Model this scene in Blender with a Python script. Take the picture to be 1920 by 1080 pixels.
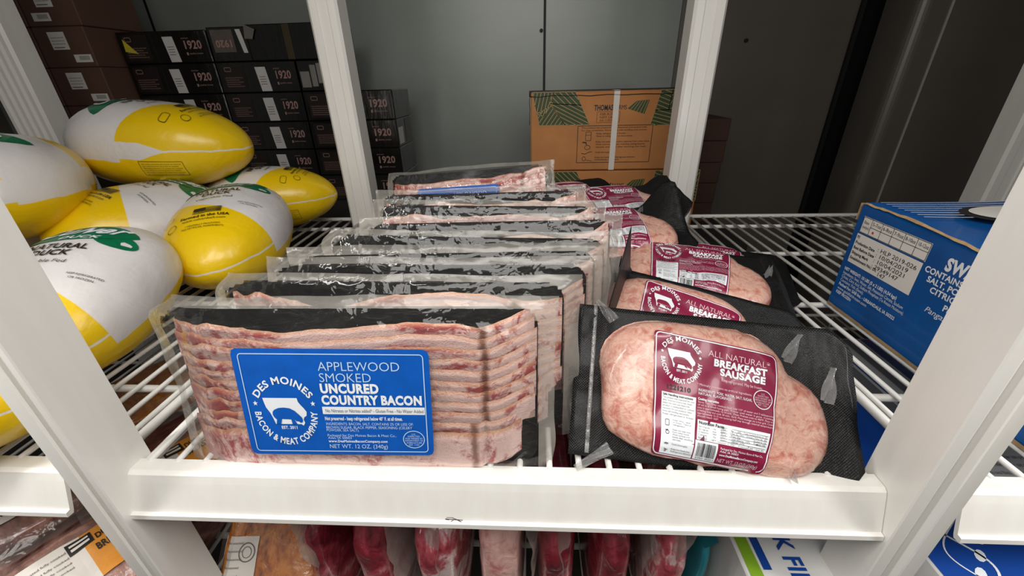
import bpy, math, random
from mathutils import Vector, Matrix, noise
from mathutils.geometry import tessellate_polygon

sc = bpy.context.scene
COL = sc.collection
for o in list(bpy.data.objects):
    bpy.data.objects.remove(o)

# ------------------------------------------------------------------ camera
cam = bpy.data.cameras.new('camera')
cam.sensor_width = 36.0
cam.lens = 770.0 / 1920.0 * 36.0
cam.clip_start = 0.01
cam_ob = bpy.data.objects.new('camera', cam)
COL.objects.link(cam_ob)
_f = Vector((38, -390, 770)).normalized()
_d = Vector((38, 1520, 770)); _d = (_d - _f * _d.dot(_f)).normalized()
_x = _d.cross(_f)
_w2c = Matrix(((_x.x, _f.x, -_d.x), (_x.y, _f.y, -_d.y), (_x.z, _f.z, -_d.z)))
_c2w = _w2c.transposed() @ Matrix(((1, 0, 0), (0, -1, 0), (0, 0, -1)))
cam_ob.matrix_world = Matrix.Translation((0, 0, 0.30)) @ _c2w.to_4x4()
sc.camera = cam_ob

# ------------------------------------------------------------------ world, light, exposure
world = bpy.data.worlds.new('world'); sc.world = world
world.use_nodes = True
world.node_tree.nodes['Background'].inputs[0].default_value = (1.0, 0.97, 0.92, 1)
world.node_tree.nodes['Background'].inputs[1].default_value = 0.11

def area(name, loc, target, sx, sy, power, color):
    l = bpy.data.lights.new(name, 'AREA'); l.shape = 'RECTANGLE'
    l.size = sx; l.size_y = sy; l.energy = power; l.color = color
    o = bpy.data.objects.new(name, l); COL.objects.link(o)
    o.location = loc
    o.rotation_euler = (Vector(target) - Vector(loc)).to_track_quat('-Z', 'Y').to_euler()
    return o
area('shop_ceiling_light', (-0.04, -0.22, 0.86), (-0.02, 0.42, 0.05), 0.9, 0.40, 8.2, (1.0, 0.965, 0.92))
# the two vertical LED strips on the door mullions, either side of the opening
area('door_strip_light_left', (-0.50, 0.13, 0.50), (0.285, 0.25, 0.16), 0.04, 0.90, 3.0, (1.0, 0.98, 0.95))
area('door_strip_light_right', (0.44, 0.13, 0.50), (-0.355, 0.25, 0.16), 0.04, 0.90, 3.0, (1.0, 0.98, 0.95))

vs = sc.view_settings
vs.view_transform = 'Standard'; vs.look = 'None'; vs.exposure = 0.0; vs.gamma = 1.0
vs.use_curve_mapping = False

# ------------------------------------------------------------------ helpers
def lin(c):
    return tuple(((v / 255) / 12.92 if v / 255 <= 0.04045 else ((v / 255 + 0.055) / 1.055) ** 2.4) for v in c) + (1.0,)

class NT:
    def __init__(s, name):
        s.m = bpy.data.materials.new(name); s.m.use_nodes = True
        s.t = s.m.node_tree; s.t.nodes.clear()
        s.out = s.t.nodes.new('ShaderNodeOutputMaterial')
    def n(s, typ, ins=None, **kw):
        nd = s.t.nodes.new(typ)
        for k, v in kw.items(): setattr(nd, k, v)
        for k, v in (ins or {}).items():
            if hasattr(v, 'is_output'): s.t.links.new(v, nd.inputs[k])
            else: nd.inputs[k].default_value = v
        return nd
    def math(s, op, a, b=0.0, c=None):
        ins = {0: a, 1: b}
        if c is not None: ins[2] = c
        return s.n('ShaderNodeMath', ins, operation=op).outputs[0]
    def mix(s, fac, a, b):
        nd = s.n('ShaderNodeMix', data_type='RGBA')
        for i, v in ((0, fac), (6, a), (7, b)):
            if hasattr(v, 'is_output'): s.t.links.new(v, nd.inputs[i])
            else: nd.inputs[i].default_value = v
        return nd.outputs[2]
    def noise(s, vec, scale, detail=3, rough=0.55, dist=0.0):
        ins = {'Scale': scale, 'Detail': detail, 'Roughness': rough, 'Distortion': dist}
        if vec is not None: ins['Vector'] = vec
        return s.n('ShaderNodeTexNoise', ins).outputs[0]
    def ramp(s, fac, stops, interp='LINEAR'):
        nd = s.n('ShaderNodeValToRGB', {0: fac}); cr = nd.color_ramp; cr.interpolation = interp
        while len(cr.elements) < len(stops): cr.elements.new(0.5)
        for e, (p, c) in zip(cr.elements, stops):
            e.position = p; e.color = c if len(c) == 4 else tuple(c) + (1,)
        return nd.outputs[0]
    def bump(s, h, strength, dist=0.001):
        return s.n('ShaderNodeBump', {'Height': h, 'Strength': strength, 'Distance': dist}).outputs[0]
    def bsdf(s, color, rough=0.5, **kw):
        nd = s.n('ShaderNodeBsdfPrincipled')
        ins = {'Base Color': color, 'Roughness': rough}; ins.update(kw)
        for k, v in ins.items():
            k = k.replace('_', ' ')
            if hasattr(v, 'is_output'): s.t.links.new(v, nd.inputs[k])
            else: nd.inputs[k].default_value = v
        return nd.outputs[0]
    def done(s, sh):
        s.t.links.new(sh, s.out.inputs[0]); return s.m

def obj_coord(n):
    return n.n('ShaderNodeTexCoord').outputs['Object']

MATS = {}
def plain(name, rgb, rough=0.5, var=0.08, scale=30, bump=0.0, bscale=120, **kw):
    """base colour with slight procedural variation and fine relief"""
    if name in MATS: return MATS[name]
    n = NT(name); co = obj_coord(n)
    c = lin(rgb); nz = n.noise(co, scale, 4)
    f = n.n('ShaderNodeMapRange', {0: nz, 1: 0.3, 2: 0.7, 3: 0.0, 4: 1.0}).outputs[0]
    dark = tuple(v * (1 - var) for v in c[:3]) + (1,); lite = tuple(min(1, v * (1 + var)) for v in c[:3]) + (1,)
    colr = n.mix(f, dark, lite)
    if bump > 0: kw['Normal'] = n.bump(n.noise(co, bscale, 4), bump)
    MATS[name] = n.done(n.bsdf(colr, rough, **kw)); return MATS[name]

def mesh_obj(name, verts, faces, mat=None, parent=None, smooth=False, uvs=None):
    me = bpy.data.meshes.new(name)
    me.from_pydata([tuple(v) for v in verts], [], faces)
    if uvs is not None:
        ul = me.uv_layers.new(name='UVMap')
        for lp in me.loops: ul.data[lp.index].uv = uvs[lp.vertex_index]
    if mat: me.materials.append(mat)
    if smooth:
        for p in me.polygons: p.use_smooth = True
    me.update()
    o = bpy.data.objects.new(name, me); COL.objects.link(o)
    if parent: o.parent = parent
    return o

def tag(o, label, cat, group=None):
    o['label'] = label; o['category'] = cat
    if group: o['group'] = group
    return o
def struct(o):
    o['kind'] = 'structure'; return o
def empty(name, loc=(0, 0, 0), rot=(0, 0, 0), label=None, cat=None, group=None):
    o = bpy.data.objects.new(name, None); COL.objects.link(o)
    o.empty_display_size = 0.02
    o.location = loc; o.rotation_euler = tuple(math.radians(a) for a in rot)
    if label: tag(o, label, cat, group)
    return o

def box_vf(x0, x1, y0, y1, z0, z1, b=0.0):
    """box, all edges chamfered by b"""
    if b <= 0:
        v = [(x, y, z) for z in (z0, z1) for y in (y0, y1) for x in (x0, x1)]
        f = [(0, 2, 3, 1), (4, 5, 7, 6), (0, 1, 5, 4), (2, 6, 7, 3), (0, 4, 6, 2), (1, 3, 7, 5)]
        return v, f
    v = []; idx = {}
    for i, x in enumerate((x0, x1)):
        for j, y in enumerate((y0, y1)):
            for k, z in enumerate((z0, z1)):
                sx, sy, sz = (b if i == 0 else -b), (b if j == 0 else -b), (b if k == 0 else -b)
                idx[i, j, k] = len(v)
                v += [(x, y + sy, z + sz), (x + sx, y, z + sz), (x + sx, y + sy, z)]
    f = []
    def q(a, *c): f.append(tuple(idx[k] + a for k in c))
    q(0, (0, 0, 0), (0, 0, 1), (0, 1, 1), (0, 1, 0)); q(0, (1, 0, 0), (1, 1, 0), (1, 1, 1), (1, 0, 1))
    q(1, (0, 0, 0), (1, 0, 0), (1, 0, 1), (0, 0, 1)); q(1, (0, 1, 0), (0, 1, 1), (1, 1, 1), (1, 1, 0))
    q(2, (0, 0, 0), (0, 1, 0), (1, 1, 0), (1, 0, 0)); q(2, (0, 0, 1), (1, 0, 1), (1, 1, 1), (0, 1, 1))
    E = idx
    for j in (0, 1):
        for k in (0, 1): f.append((E[0, j, k] + 1, E[1, j, k] + 1, E[1, j, k] + 2, E[0, j, k] + 2))
    for i in (0, 1):
        for k in (0, 1): f.append((E[i, 0, k] + 0, E[i, 1, k] + 0, E[i, 1, k] + 2, E[i, 0, k] + 2))
    for i in (0, 1):
        for j in (0, 1): f.append((E[i, j, 0] + 0, E[i, j, 1] + 0, E[i, j, 1] + 1, E[i, j, 0] + 1))
    for kk in idx: f.append((idx[kk], idx[kk] + 1, idx[kk] + 2))
    return v, f
def fix_normals(o):
    import bmesh
    bm = bmesh.new(); bm.from_mesh(o.data); bmesh.ops.recalc_face_normals(bm, faces=bm.faces); bm.to_mesh(o.data); bm.free()
    return o
def box(name, x0, x1, y0, y1, z0, z1, mat, parent=None, b=0.0):
    v, f = box_vf(x0, x1, y0, y1, z0, z1, b)
    return fix_normals(mesh_obj(name, v, f, mat, parent))

def tube_vf(p0, p1, r, n=8):
    p0, p1 = Vector(p0), Vector(p1); d = (p1 - p0).normalized()
    a = d.orthogonal().normalized(); b2 = d.cross(a)
    v = []
    for p in (p0, p1):
        for i in range(n):
            t = 2 * math.pi * i / n
            v.append(p + a * math.cos(t) * r + b2 * math.sin(t) * r)
    f = [(i, (i + 1) % n, n + (i + 1) % n, n + i) for i in range(n)]
    f += [tuple(range(n - 1, -1, -1)), tuple(range(n, 2 * n))]
    return v, f
def prism(name, prof, axis, a0, a1, mat, parent=None):
    """closed 2-D profile extruded along axis ('x': (y,z) profile, 'z': (x,y) profile)"""
    n = len(prof); v = []
    for a in (a0, a1):
        for (p, q) in prof: v.append((a, p, q) if axis == 'x' else (p, q, a))
    f = [(i, (i + 1) % n, n + (i + 1) % n, n + i) for i in range(n)]
    for base, pts in ((0, prof), (n, prof)):
        for t in tessellate_polygon([[Vector((p[0], p[1], 0)) for p in pts]]): f.append(tuple(base + i for i in t))
    return fix_normals(mesh_obj(name, v, f, mat, parent))

def grid_vf(nu, nv, fn):
    v = []; uv = []
    for j in range(nv + 1):
        for i in range(nu + 1):
            s, t = i / nu, j / nv
            v.append(fn(s, t)); uv.append((s, t))
    f = [(j * (nu + 1) + i, j * (nu + 1) + i + 1, (j + 1) * (nu + 1) + i + 1, (j + 1) * (nu + 1) + i)
         for j in range(nv) for i in range(nu)]
    return v, f, uv
def slab_vf(nu, nv, fn, off):
    """two-sided sheet: front fn(s,t), back shifted by off(Vector)"""
    v, f, uv = grid_vf(nu, nv, fn); n = len(v)
    v2 = v + [tuple(Vector(p) + Vector(off)) for p in v]
    f2 = f + [tuple(n + i for i in reversed(q)) for q in f]
    b = [i for i in range(nu + 1)] + [(j) * (nu + 1) + nu for j in range(1, nv + 1)] + \
        [nv * (nu + 1) + i for i in range(nu - 1, -1, -1)] + [j * (nu + 1) for j in range(nv - 1, 0, -1)]
    for k in range(len(b)):
        a, c = b[k], b[(k + 1) % len(b)]
        f2.append((c, a, a + n, c + n))
    return v2, f2, uv + uv

def nz(x, y, z=0.0): return noise.noise(Vector((x, y, z)))
def smooth(a, b, x):
    t = max(0.0, min(1.0, (x - a) / (b - a))); return t * t * (3 - 2 * t)
def interp(x, xs, ys):
    if x <= xs[0]: return ys[0]
    for i in range(1, len(xs)):
        if x <= xs[i]:
            t = (x - xs[i - 1]) / (xs[i] - xs[i - 1]); return ys[i - 1] + t * (ys[i] - ys[i - 1])
    return ys[-1]

# ------------------------------------------------------------------ flat print (lettering, marks), laid on a surface by a function
GL = {}
def build_glyphs():
    cu = bpy.data.curves.new('glyph', 'FONT'); ob = bpy.data.objects.new('glyph', cu); COL.objects.link(ob)
    chars = "ABCDEFGHIJKLMNOPQRSTUVWXYZabcdefghijklmnopqrstuvwxyz0123456789&.,:*-()/%'"
    for bold, off in ((0, 0.0), (1, 0.028), (2, -0.008), (3, 0.05)):
        cu.offset = off; cu.resolution_u = 3
        def xm(b):
            cu.body = b; me = ob.to_mesh(); r = max(v.co.x for v in me.vertices); ob.to_mesh_clear(); return r
        base = xm('||')
        for ch in chars:
            adv = xm('|' + ch + '|') - base
            cu.body = ch; me = ob.to_mesh()
            GL[ch, bold] = ([(v.co.x, v.co.y) for v in me.vertices], [tuple(p.vertices) for p in me.polygons], adv + off * 0.9)
            ob.to_mesh_clear()
        GL[' ', bold] = ([], [], 0.28)
    bpy.data.objects.remove(ob); bpy.data.curves.remove(cu)
build_glyphs()
CAP = 0.686

class Ink:
    """2-D artwork collected as triangles and quads; y grows upwards"""
    def __init__(s): s.v = []; s.f = []
    def add(s, pts, faces):
        b = len(s.v); s.v += pts; s.f += [tuple(b + i for i in q) for q in faces]; return s
    def width(s, txt, bold): return sum(GL.get((c, bold), GL[' ', bold])[2] for c in txt)
    def text(s, txt, x0, x1, y, cap, bold=0, shear=0.0, slope=0.0):
        """baseline-left at (x0,y); fitted to x1 when given"""
        k = cap / CAP; w = s.width(txt, bold)
        kx = (x1 - x0) / w if x1 is not None else k
        x = 0.0
        for c in txt:
            g = GL.get((c, bold), GL[' ', bold])
            s.add([(x0 + (x + p[0]) * kx + shear * p[1] * k, y + p[1] * k + slope * (x + p[0]) * kx) for p in g[0]], g[1])
            x += g[2]
        return s
    def arc_text(s, txt, cx, cy, r, a0, a1, cap, bold=1, inside=False, sy=1.0):
        """letters along a circle from angle a0 to a1 (degrees); inside: bases face the outside (lower arc)"""
        w = s.width(txt, bold); k = cap / CAP; x = 0
        kx = min(k * 1.15, abs(math.radians(a1 - a0)) * (r + cap * .4) / w)
        for c in txt:
            g = GL.get((c, bold), GL[' ', bold])
            mid = x + g[2] / 2
            a = math.radians(a0 + (a1 - a0) * mid / w)
            rot = a - math.pi / 2 if not inside else a + math.pi / 2
            cs, sn = math.cos(rot), math.sin(rot)
            rr = r if not inside else r + cap
            bx, by = cx + rr * math.cos(a), cy + rr * math.sin(a) * sy
            s.add([(bx + (p[0] - g[2] / 2) * kx * cs - p[1] * k * sn, by + (p[0] - g[2] / 2) * kx * sn + p[1] * k * cs) for p in g[0]], g[1])
            x += g[2]
        return s
    def rect(s, x0, y0, x1, y1, nx=1, ny=1):
        v, f, _ = grid_vf(nx, ny, lambda a, b: (x0 + (x1 - x0) * a, y0 + (y1 - y0) * b))
        return s.add(v, f)
    def quad(s, p, n=1):
        def fn(a, b):
            t = [(1 - a) * (1 - b), a * (1 - b), a * b, (1 - a) * b]
            return (sum(w * q[0] for w, q in zip(t, p)), sum(w * q[1] for w, q in zip(t, p)))
        v, f, _ = grid_vf(n, n, fn); return s.add(v, f)
    def line(s, p, q, w, n=1):
        d = Vector((q[0] - p[0], q[1] - p[1]));
        if d.length < 1e-9: return s
        nrm = Vector((-d.y, d.x)).normalized() * w / 2
        return s.quad4([(p[0] - nrm.x, p[1] - nrm.y), (q[0] - nrm.x, q[1] - nrm.y), (q[0] + nrm.x, q[1] + nrm.y), (p[0] + nrm.x, p[1] + nrm.y)], n)
    def quad4(s, p, n=1):
        v = []
        for i in range(n + 1):
            t = i / n
            v.append(tuple(p[0][k] + (p[1][k] - p[0][k]) * t for k in (0, 1)))
            v.append(tuple(p[3][k] + (p[2][k] - p[3][k]) * t for k in (0, 1)))
        return s.add(v, [(2 * i, 2 * i + 2, 2 * i + 3, 2 * i + 1) for i in range(n)])
    def poly(s, pts):
        tri = tessellate_polygon([[Vector((p[0], p[1], 0)) for p in pts]])
        return s.add(list(pts), [tuple(t) for t in tri])
    def path(s, pts, w, n=1):
        for a, b in zip(pts, pts[1:]): s.line(a, b, w, n)
        return s
    def ring(s, cx, cy, rx, ry, w, n=40, a0=0, a1=360):
        v = []
        for i in range(n + 1):
            a = math.radians(a0 + (a1 - a0) * i / n)
            for d in (0, w): v.append((cx + (rx - d) * math.cos(a), cy + (ry - d) * math.sin(a)))
        return s.add(v, [(2 * i, 2 * i + 2, 2 * i + 3, 2 * i + 1) for i in range(n)])
    def ellipse(s, cx, cy, rx, ry, n=24, rot=0.0):
        c, q = math.cos(rot), math.sin(rot); v = [(cx, cy)]
        for i in range(n):
            a = 2 * math.pi * i / n; x, y = rx * math.cos(a), ry * math.sin(a)
            v.append((cx + x * c - y * q, cy + x * q + y * c))
        return s.add(v, [(0, 1 + i, 1 + (i + 1) % n) for i in range(n)])
    def star(s, cx, cy, r):
        pts = []
        for i in range(10):
            a = math.radians(90 + 36 * i); rr = r if i % 2 == 0 else r * 0.42
            pts.append((cx + rr * math.cos(a), cy + rr * math.sin(a)))
        return s.add([(cx, cy)] + pts, [(0, 1 + i, 1 + (i + 1) % 10) for i in range(10)])
    def rrect_pts(s, x0, y0, x1, y1, r, n=5):
        pts = []
        for cx, cy, a in ((x1 - r, y1 - r, 0), (x0 + r, y1 - r, 90), (x0 + r, y0 + r, 180), (x1 - r, y0 + r, 270)):
            for i in range(n + 1):
                t = math.radians(a + 90 * i / n); pts.append((cx + r * math.cos(t), cy + r * math.sin(t)))
        return pts
    def frame(s, x0, y0, x1, y1, r, w, sub=12):
        pts = s.rrect_pts(x0, y0, x1, y1, r); pts.append(pts[0])
        for a, b in zip(pts, pts[1:]):
            L = math.hypot(b[0] - a[0], b[1] - a[1]); s.line(a, b, w, max(1, int(L / (x1 - x0) * sub)))
        return s
    def obj(s, name, fn, mat, parent):
        return mesh_obj(name, [fn(*p) for p in s.v], s.f, mat, parent)

# ------------------------------------------------------------------ materials
def m_white_metal():
    n = NT('white_powder_coat'); co = obj_coord(n)
    st = n.noise(n.n('ShaderNodeMapping', {0: co, 3: (60, 60, 6)}).outputs[0], 1.0, 4)
    c = n.mix(n.n('ShaderNodeMapRange', {0: st, 1: 0.35, 2: 0.7}).outputs[0], lin((230, 227, 220)), lin((236, 234, 228)))
    return n.done(n.bsdf(c, 0.28, Normal=n.bump(n.noise(co, 90, 2), 0.05), Coat_Weight=0.2, Coat_Roughness=0.15))
WHITE = m_white_metal()
WIRE = plain('white_wire_coating', (226, 224, 218), 0.35, 0.05, 60)

def m_wall(name, rgb, var):
    n = NT(name); co = obj_coord(n)
    a = n.noise(n.n('ShaderNodeMapping', {0: co, 3: (1.5, 1.5, 4)}).outputs[0], 2.0, 5)
    b = n.noise(co, 250, 2)
    c0 = lin(rgb); f = n.n('ShaderNodeMapRange', {0: a, 1: 0.3, 2: 0.7}).outputs[0]
    c = n.mix(f, tuple(v * (1 - var) for v in c0[:3]) + (1,), tuple(v * (1 + var) for v in c0[:3]) + (1,))
    return n.done(n.bsdf(c, 0.42, Metallic=0.25, Normal=n.bump(b, 0.12)))
WALL = m_wall('embossed_cooler_panel', (150, 156, 150), 0.05)
WALL_D = m_wall('grey_and_shaded_panel', (108, 103, 95), 0.06)
FLOORM = plain('dark_floor', (62, 60, 58), 0.7, 0.2, 8)
BLACKGAP = plain('black_gasket', (8, 8, 8), 0.6, 0.1)

def m_film(name, haze, rough=0.12, tint=(235, 233, 228), bsc=70, bst=0.35, fk=1.1, fcap=0.45):
    n = NT(name); co = obj_coord(n)
    h = n.noise(co, bsc, 3, 0.5, 0.6)
    nm = n.bump(h, bst, 0.004)
    fr = n.n('ShaderNodeFresnel', {'IOR': 1.42, 'Normal': nm}).outputs[0]
    tr = n.n('ShaderNodeBsdfTransparent', {0: (0.97, 0.97, 0.965, 1)}).outputs[0]
    gl = n.n('ShaderNodeBsdfGlossy', {'Color': (1, 1, 1, 1), 'Roughness': rough, 'Normal': nm}).outputs[0]
    df = n.n('ShaderNodeBsdfDiffuse', {'Color': lin(tint)}).outputs[0]
    tl = n.n('ShaderNodeBsdfTranslucent', {'Color': lin(tint)}).outputs[0]
    body = n.n('ShaderNodeMixShader', {0: 0.35, 1: df, 2: tl}).outputs[0]
    hz = n.math('MULTIPLY', n.n('ShaderNodeMapRange', {0: n.noise(co, bsc * 0.5, 4), 1: 0.3, 2: 0.7, 3: 0.6, 4: 1.3}).outputs[0], haze)
    s1 = n.n('ShaderNodeMixShader', {0: hz, 1: tr, 2: body}).outputs[0]
    return n.done(n.n('ShaderNodeMixShader', {0: n.math('MINIMUM', n.math('MULTIPLY', fr, fk), fcap), 1: s1, 2: gl}).outputs[0])
FILM = m_film('clear_film', 0.02, 0.07, (235, 233, 228), 34, 0.7, 1.0, 0.22)
SEAL = m_film('hazy_film_seal', 0.40, 0.16, (206, 202, 192), 40, 0.5, 0.9, 0.35)
EAR = m_film('clear_film_ear', 0.32, 0.12, (225, 225, 225), 90, 0.6)

def m_bacon():
    n = NT('bacon_slice'); tc = n.n('ShaderNodeTexCoord'); uv = tc.outputs['UV']
    rnd = n.n('ShaderNodeObjectInfo').outputs['Random']
    sep = n.n('ShaderNodeSeparateXYZ', {0: uv}); u, v = sep.outputs[0], sep.outputs[1]
    off = n.n('ShaderNodeCombineXYZ', {0: n.math('MULTIPLY', rnd, 37.0), 1: n.math('MULTIPLY', rnd, 11.0), 2: rnd}).outputs[0]
    p = n.n('ShaderNodeVectorMath', {0: n.n('ShaderNodeMapping', {0: uv, 3: (5.5, 1.6, 1)}).outputs[0], 1: off}, operation='ADD').outputs[0]
    p3 = n.n('ShaderNodeVectorMath', {0: n.n('ShaderNodeMapping', {0: uv, 3: (17, 0.9, 1)}).outputs[0], 1: off}, operation='ADD').outputs[0]
    lw = n.n('ShaderNodeMapRange', {0: u, 1: 0.12, 2: 0.30, 3: 1.0, 4: 0.0}).outputs[0]
    rw = n.n('ShaderNodeMapRange', {0: u, 1: 0.86, 2: 0.90, 3: 0.0, 4: 1.0}).outputs[0]
    lw = n.math('MAXIMUM', lw, rw)
    b1 = n.noise(p, 1.0, 4, 0.6, 0.5); b2 = n.noise(p3, 1.0, 4, 0.6, 0.8)
    big = n.math('ADD', n.math('MULTIPLY', b1, n.math('SUBTRACT', 1.0, lw)), n.math('MULTIPLY', b2, lw))
    p2 = n.n('ShaderNodeVectorMath', {0: n.n('ShaderNodeMapping', {0: uv, 3: (60, 7, 1)}).outputs[0], 1: off}, operation='ADD').outputs[0]
    fine = n.noise(p2, 1.0, 4, 0.65, 1.2)
    left = n.n('ShaderNodeMapRange', {0: u, 1: 0.0, 2: 0.34, 3: 0.10, 4: 0.0}).outputs[0]
    m = n.math('ADD', n.math('ADD', big, left), n.math('MULTIPLY', n.math('SUBTRACT', fine, 0.5), 0.30))
    lean = n.ramp(m, [(0.50, (0, 0, 0)), (0.62, (1, 1, 1))])
    fat = n.mix(fine, lin((246, 222, 215)), lin((236, 190, 181)))
    red = n.mix(fine, lin((150, 52, 60)), lin((204, 108, 106)))
    c = n.mix(lean, fat, red)
    ed = n.math('ADD', v, n.math('MULTIPLY', n.math('SUBTRACT', fine, 0.5), 0.10))
    brown = n.ramp(ed, [(0.86, (0, 0, 0)), (0.95, (0.65, 0.65, 0.65)), (1.0, (0.9, 0.9, 0.9))])
    c = n.mix(brown, c, lin((190, 140, 102)))
    endd = n.n('ShaderNodeMapRange', {0: n.math('ABSOLUTE', n.math('SUBTRACT', n.math('ADD', u, n.math('MULTIPLY', n.math('SUBTRACT', fine, 0.5), 0.02)), 0.862)), 1: 0.004, 2: 0.016, 3: 0.8, 4: 0.0}).outputs[0]
    c = n.mix(endd, c, lin((128, 72, 44)))
    nm = n.bump(n.math('ADD', fine, n.noise(p2, 3.0, 3)), 0.35, 0.002)
    return n.done(n.bsdf(c, 0.32, Normal=nm, Coat_Weight=0.35, Coat_Roughness=0.12, Subsurface_Weight=0.08, Subsurface_Radius=(0.01, 0.004, 0.003)))
BACON = m_bacon()

def m_board():
    n = NT('black_board_under_film'); co = obj_coord(n)
    h = n.noise(n.n('ShaderNodeMapping', {0: co, 3: (28, 28, 60)}).outputs[0], 1.0, 4, 0.6, 0.8)
    frost = n.ramp(n.noise(co, 60, 5, 0.65), [(0.52, (0, 0, 0)), (0.75, (1, 1, 1))])
    c = n.mix(n.math('MULTIPLY', frost, 0.35), lin((16, 16, 16)), lin((76, 76, 72)))
    return n.done(n.bsdf(c, 0.42, Normal=n.bump(h, 0.8, 0.006), Specular_IOR_Level=0.3, Coat_Weight=0.10, Coat_Roughness=0.1))
BOARD = m_board()

def m_sausage():
    n = NT('ground_sausage'); co = obj_coord(n)
    a = n.noise(co, 62, 5, 0.62, 0.8); b = n.noise(co, 190, 4, 0.6)
    vx = n.noise(co, 120, 3, 0.5, 1.5)
    c = n.ramp(a, [(0.30, lin((176, 98, 84))), (0.42, lin((200, 138, 120))), (0.54, lin((218, 174, 156))), (0.72, lin((202, 142, 124)))])
    fl = n.ramp(vx, [(0.56, (0, 0, 0)), (0.68, (1, 1, 1))])
    c = n.mix(n.math('MULTIPLY', fl, 0.45), c, lin((234, 200, 186)))
    dk = n.ramp(vx, [(0.30, (1, 1, 1)), (0.42, (0, 0, 0))])
    c = n.mix(n.math('MULTIPLY', dk, 0.5), c, lin((176, 78, 66)))
    nm = n.bump(n.math('ADD', a, n.math('MULTIPLY', b, 0.4)), 0.45, 0.004)
    return n.done(n.bsdf(c, 0.35, Normal=nm, Coat_Weight=0.7, Coat_Roughness=0.1, Subsurface_Weight=0.06, Subsurface_Radius=(0.01, 0.004, 0.003)))
SAUSAGE = m_sausage()
def m_bag():
    n = NT('black_vacuum_bag'); co = obj_coord(n)
    mp = n.n('ShaderNodeMapping', {0: co, 2: (0, math.radians(45), 0), 3: (1, 1, 1)}).outputs[0]
    wv = n.n('ShaderNodeTexVoronoi', {'Vector': mp, 'Scale': 620.0, 'Randomness': 0.0}).outputs['Distance']
    h = n.math('ADD', n.math('MULTIPLY', wv, 0.25), n.noise(co, 38, 4, 0.6, 1.0))
    return n.done(n.bsdf(lin((17, 17, 18)), 0.45, Normal=n.bump(h, 0.6, 0.006), Specular_IOR_Level=0.35, Coat_Weight=0.12, Coat_Roughness=0.15))
BAG = m_bag()
BLUE_L = plain('blue_label_paper', (12, 88, 182), 0.42, 0.10, 60, 0.1, 90, Specular_IOR_Level=0.35)
MAROON = plain('maroon_label_paper', (132, 28, 62), 0.3, 0.08, 50, 0.1, 90, Coat_Weight=0.5, Coat_Roughness=0.12)
PW = plain('white_print', (232, 236, 240), 0.45, 0.02)
PLB = plain('pale_blue_print', (190, 214, 238), 0.45, 0.02)
PPINK = plain('pale_pink_print', (226, 190, 198), 0.45, 0.02)
PK = plain('black_print', (30, 28, 28), 0.5, 0.02)
PGREY = plain('grey_print', (104, 102, 100), 0.5, 0.02)
PAPER = plain('white_sticker_paper', (226, 222, 214), 0.5, 0.03)

# ------------------------------------------------------------------ the walk-in cooler: walls, floor, ceiling
BACK_Y = 1.60
wb = struct(box('wall_back', -2.0, 0.478, BACK_Y, BACK_Y + 0.08, -0.62, 1.45, WALL))
struct(box('wall_back_right', 0.480, 1.035, BACK_Y + .002, BACK_Y + 0.08, -0.62, 1.45, WALL_D))  # right part of back wall, its shade put into a darker panel colour
# panel joints of the back wall, each a narrow recessed strip with a beaded edge
for i, x in enumerate((-1.293, -0.625, 0.041)):
    box('panel_joint', x - 0.004, x + 0.004, BACK_Y - 0.0015, BACK_Y + 0.004, -0.6, 1.44, BLACKGAP, wb)
    box('panel_joint_bead', x - 0.010, x - 0.005, BACK_Y - 0.002, BACK_Y + 0.003, -0.6, 1.44, WALL, wb)
for x, z in ((0.030, 0.445), (1.0 - 0.30, 0.40)):
    v, f = tube_vf((x, BACK_Y + 0.002, z), (x, BACK_Y - 0.004, z), 0.006, 10)
    mesh_obj('rivet', v, f, BLACKGAP, wb)
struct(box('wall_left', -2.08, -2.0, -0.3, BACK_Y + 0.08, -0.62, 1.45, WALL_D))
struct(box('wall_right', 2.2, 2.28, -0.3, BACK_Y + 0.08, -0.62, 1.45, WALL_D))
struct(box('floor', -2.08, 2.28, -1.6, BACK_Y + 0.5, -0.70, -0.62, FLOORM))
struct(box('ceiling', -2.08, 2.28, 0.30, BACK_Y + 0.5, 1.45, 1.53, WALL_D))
# dark gap beside the back wall, then a grey sliding panel with a rounded edge
struct(box('trim_gap', 1.035, 1.30, BACK_Y + 0.10, BACK_Y + 0.2, -0.62, 1.45, BLACKGAP))
struct(box('trim_edge', 1.030, 1.042, BACK_Y - 0.01, BACK_Y + 0.10, -0.62, 1.45, BLACKGAP))
prof = [(1.105, 1.60), (1.105, 1.50)]
for i in range(7):
    a = math.radians(180 + 15 * i); prof.append((1.135 + 0.03 * math.cos(a), 1.485 + 0.03 * math.sin(a)))
prof += [(2.2, 1.455), (2.2, 1.60)]
pr = prism('door_1', prof, 'z', -0.62, 1.45, WALL_D); struct(pr)
for p in pr.data.polygons: p.use_smooth = False
box('door_seam', 1.186, 1.191, 1.4515, 1.456, -0.62, 1.44, plain('seam_metal', (176, 172, 164), 0.4, 0.05), pr)
box('door_latch', 1.108, 1.122, 1.470, 1.492, -0.03, -0.012, plain('latch_metal', (190, 190, 190), 0.25, 0.05, Metallic=0.7), pr)
v, f = tube_vf((1.18, 1.456, 0.53), (1.18, 1.450, 0.53), 0.008, 12); mesh_obj('screw_head', v, f, BLACKGAP, pr)

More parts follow.
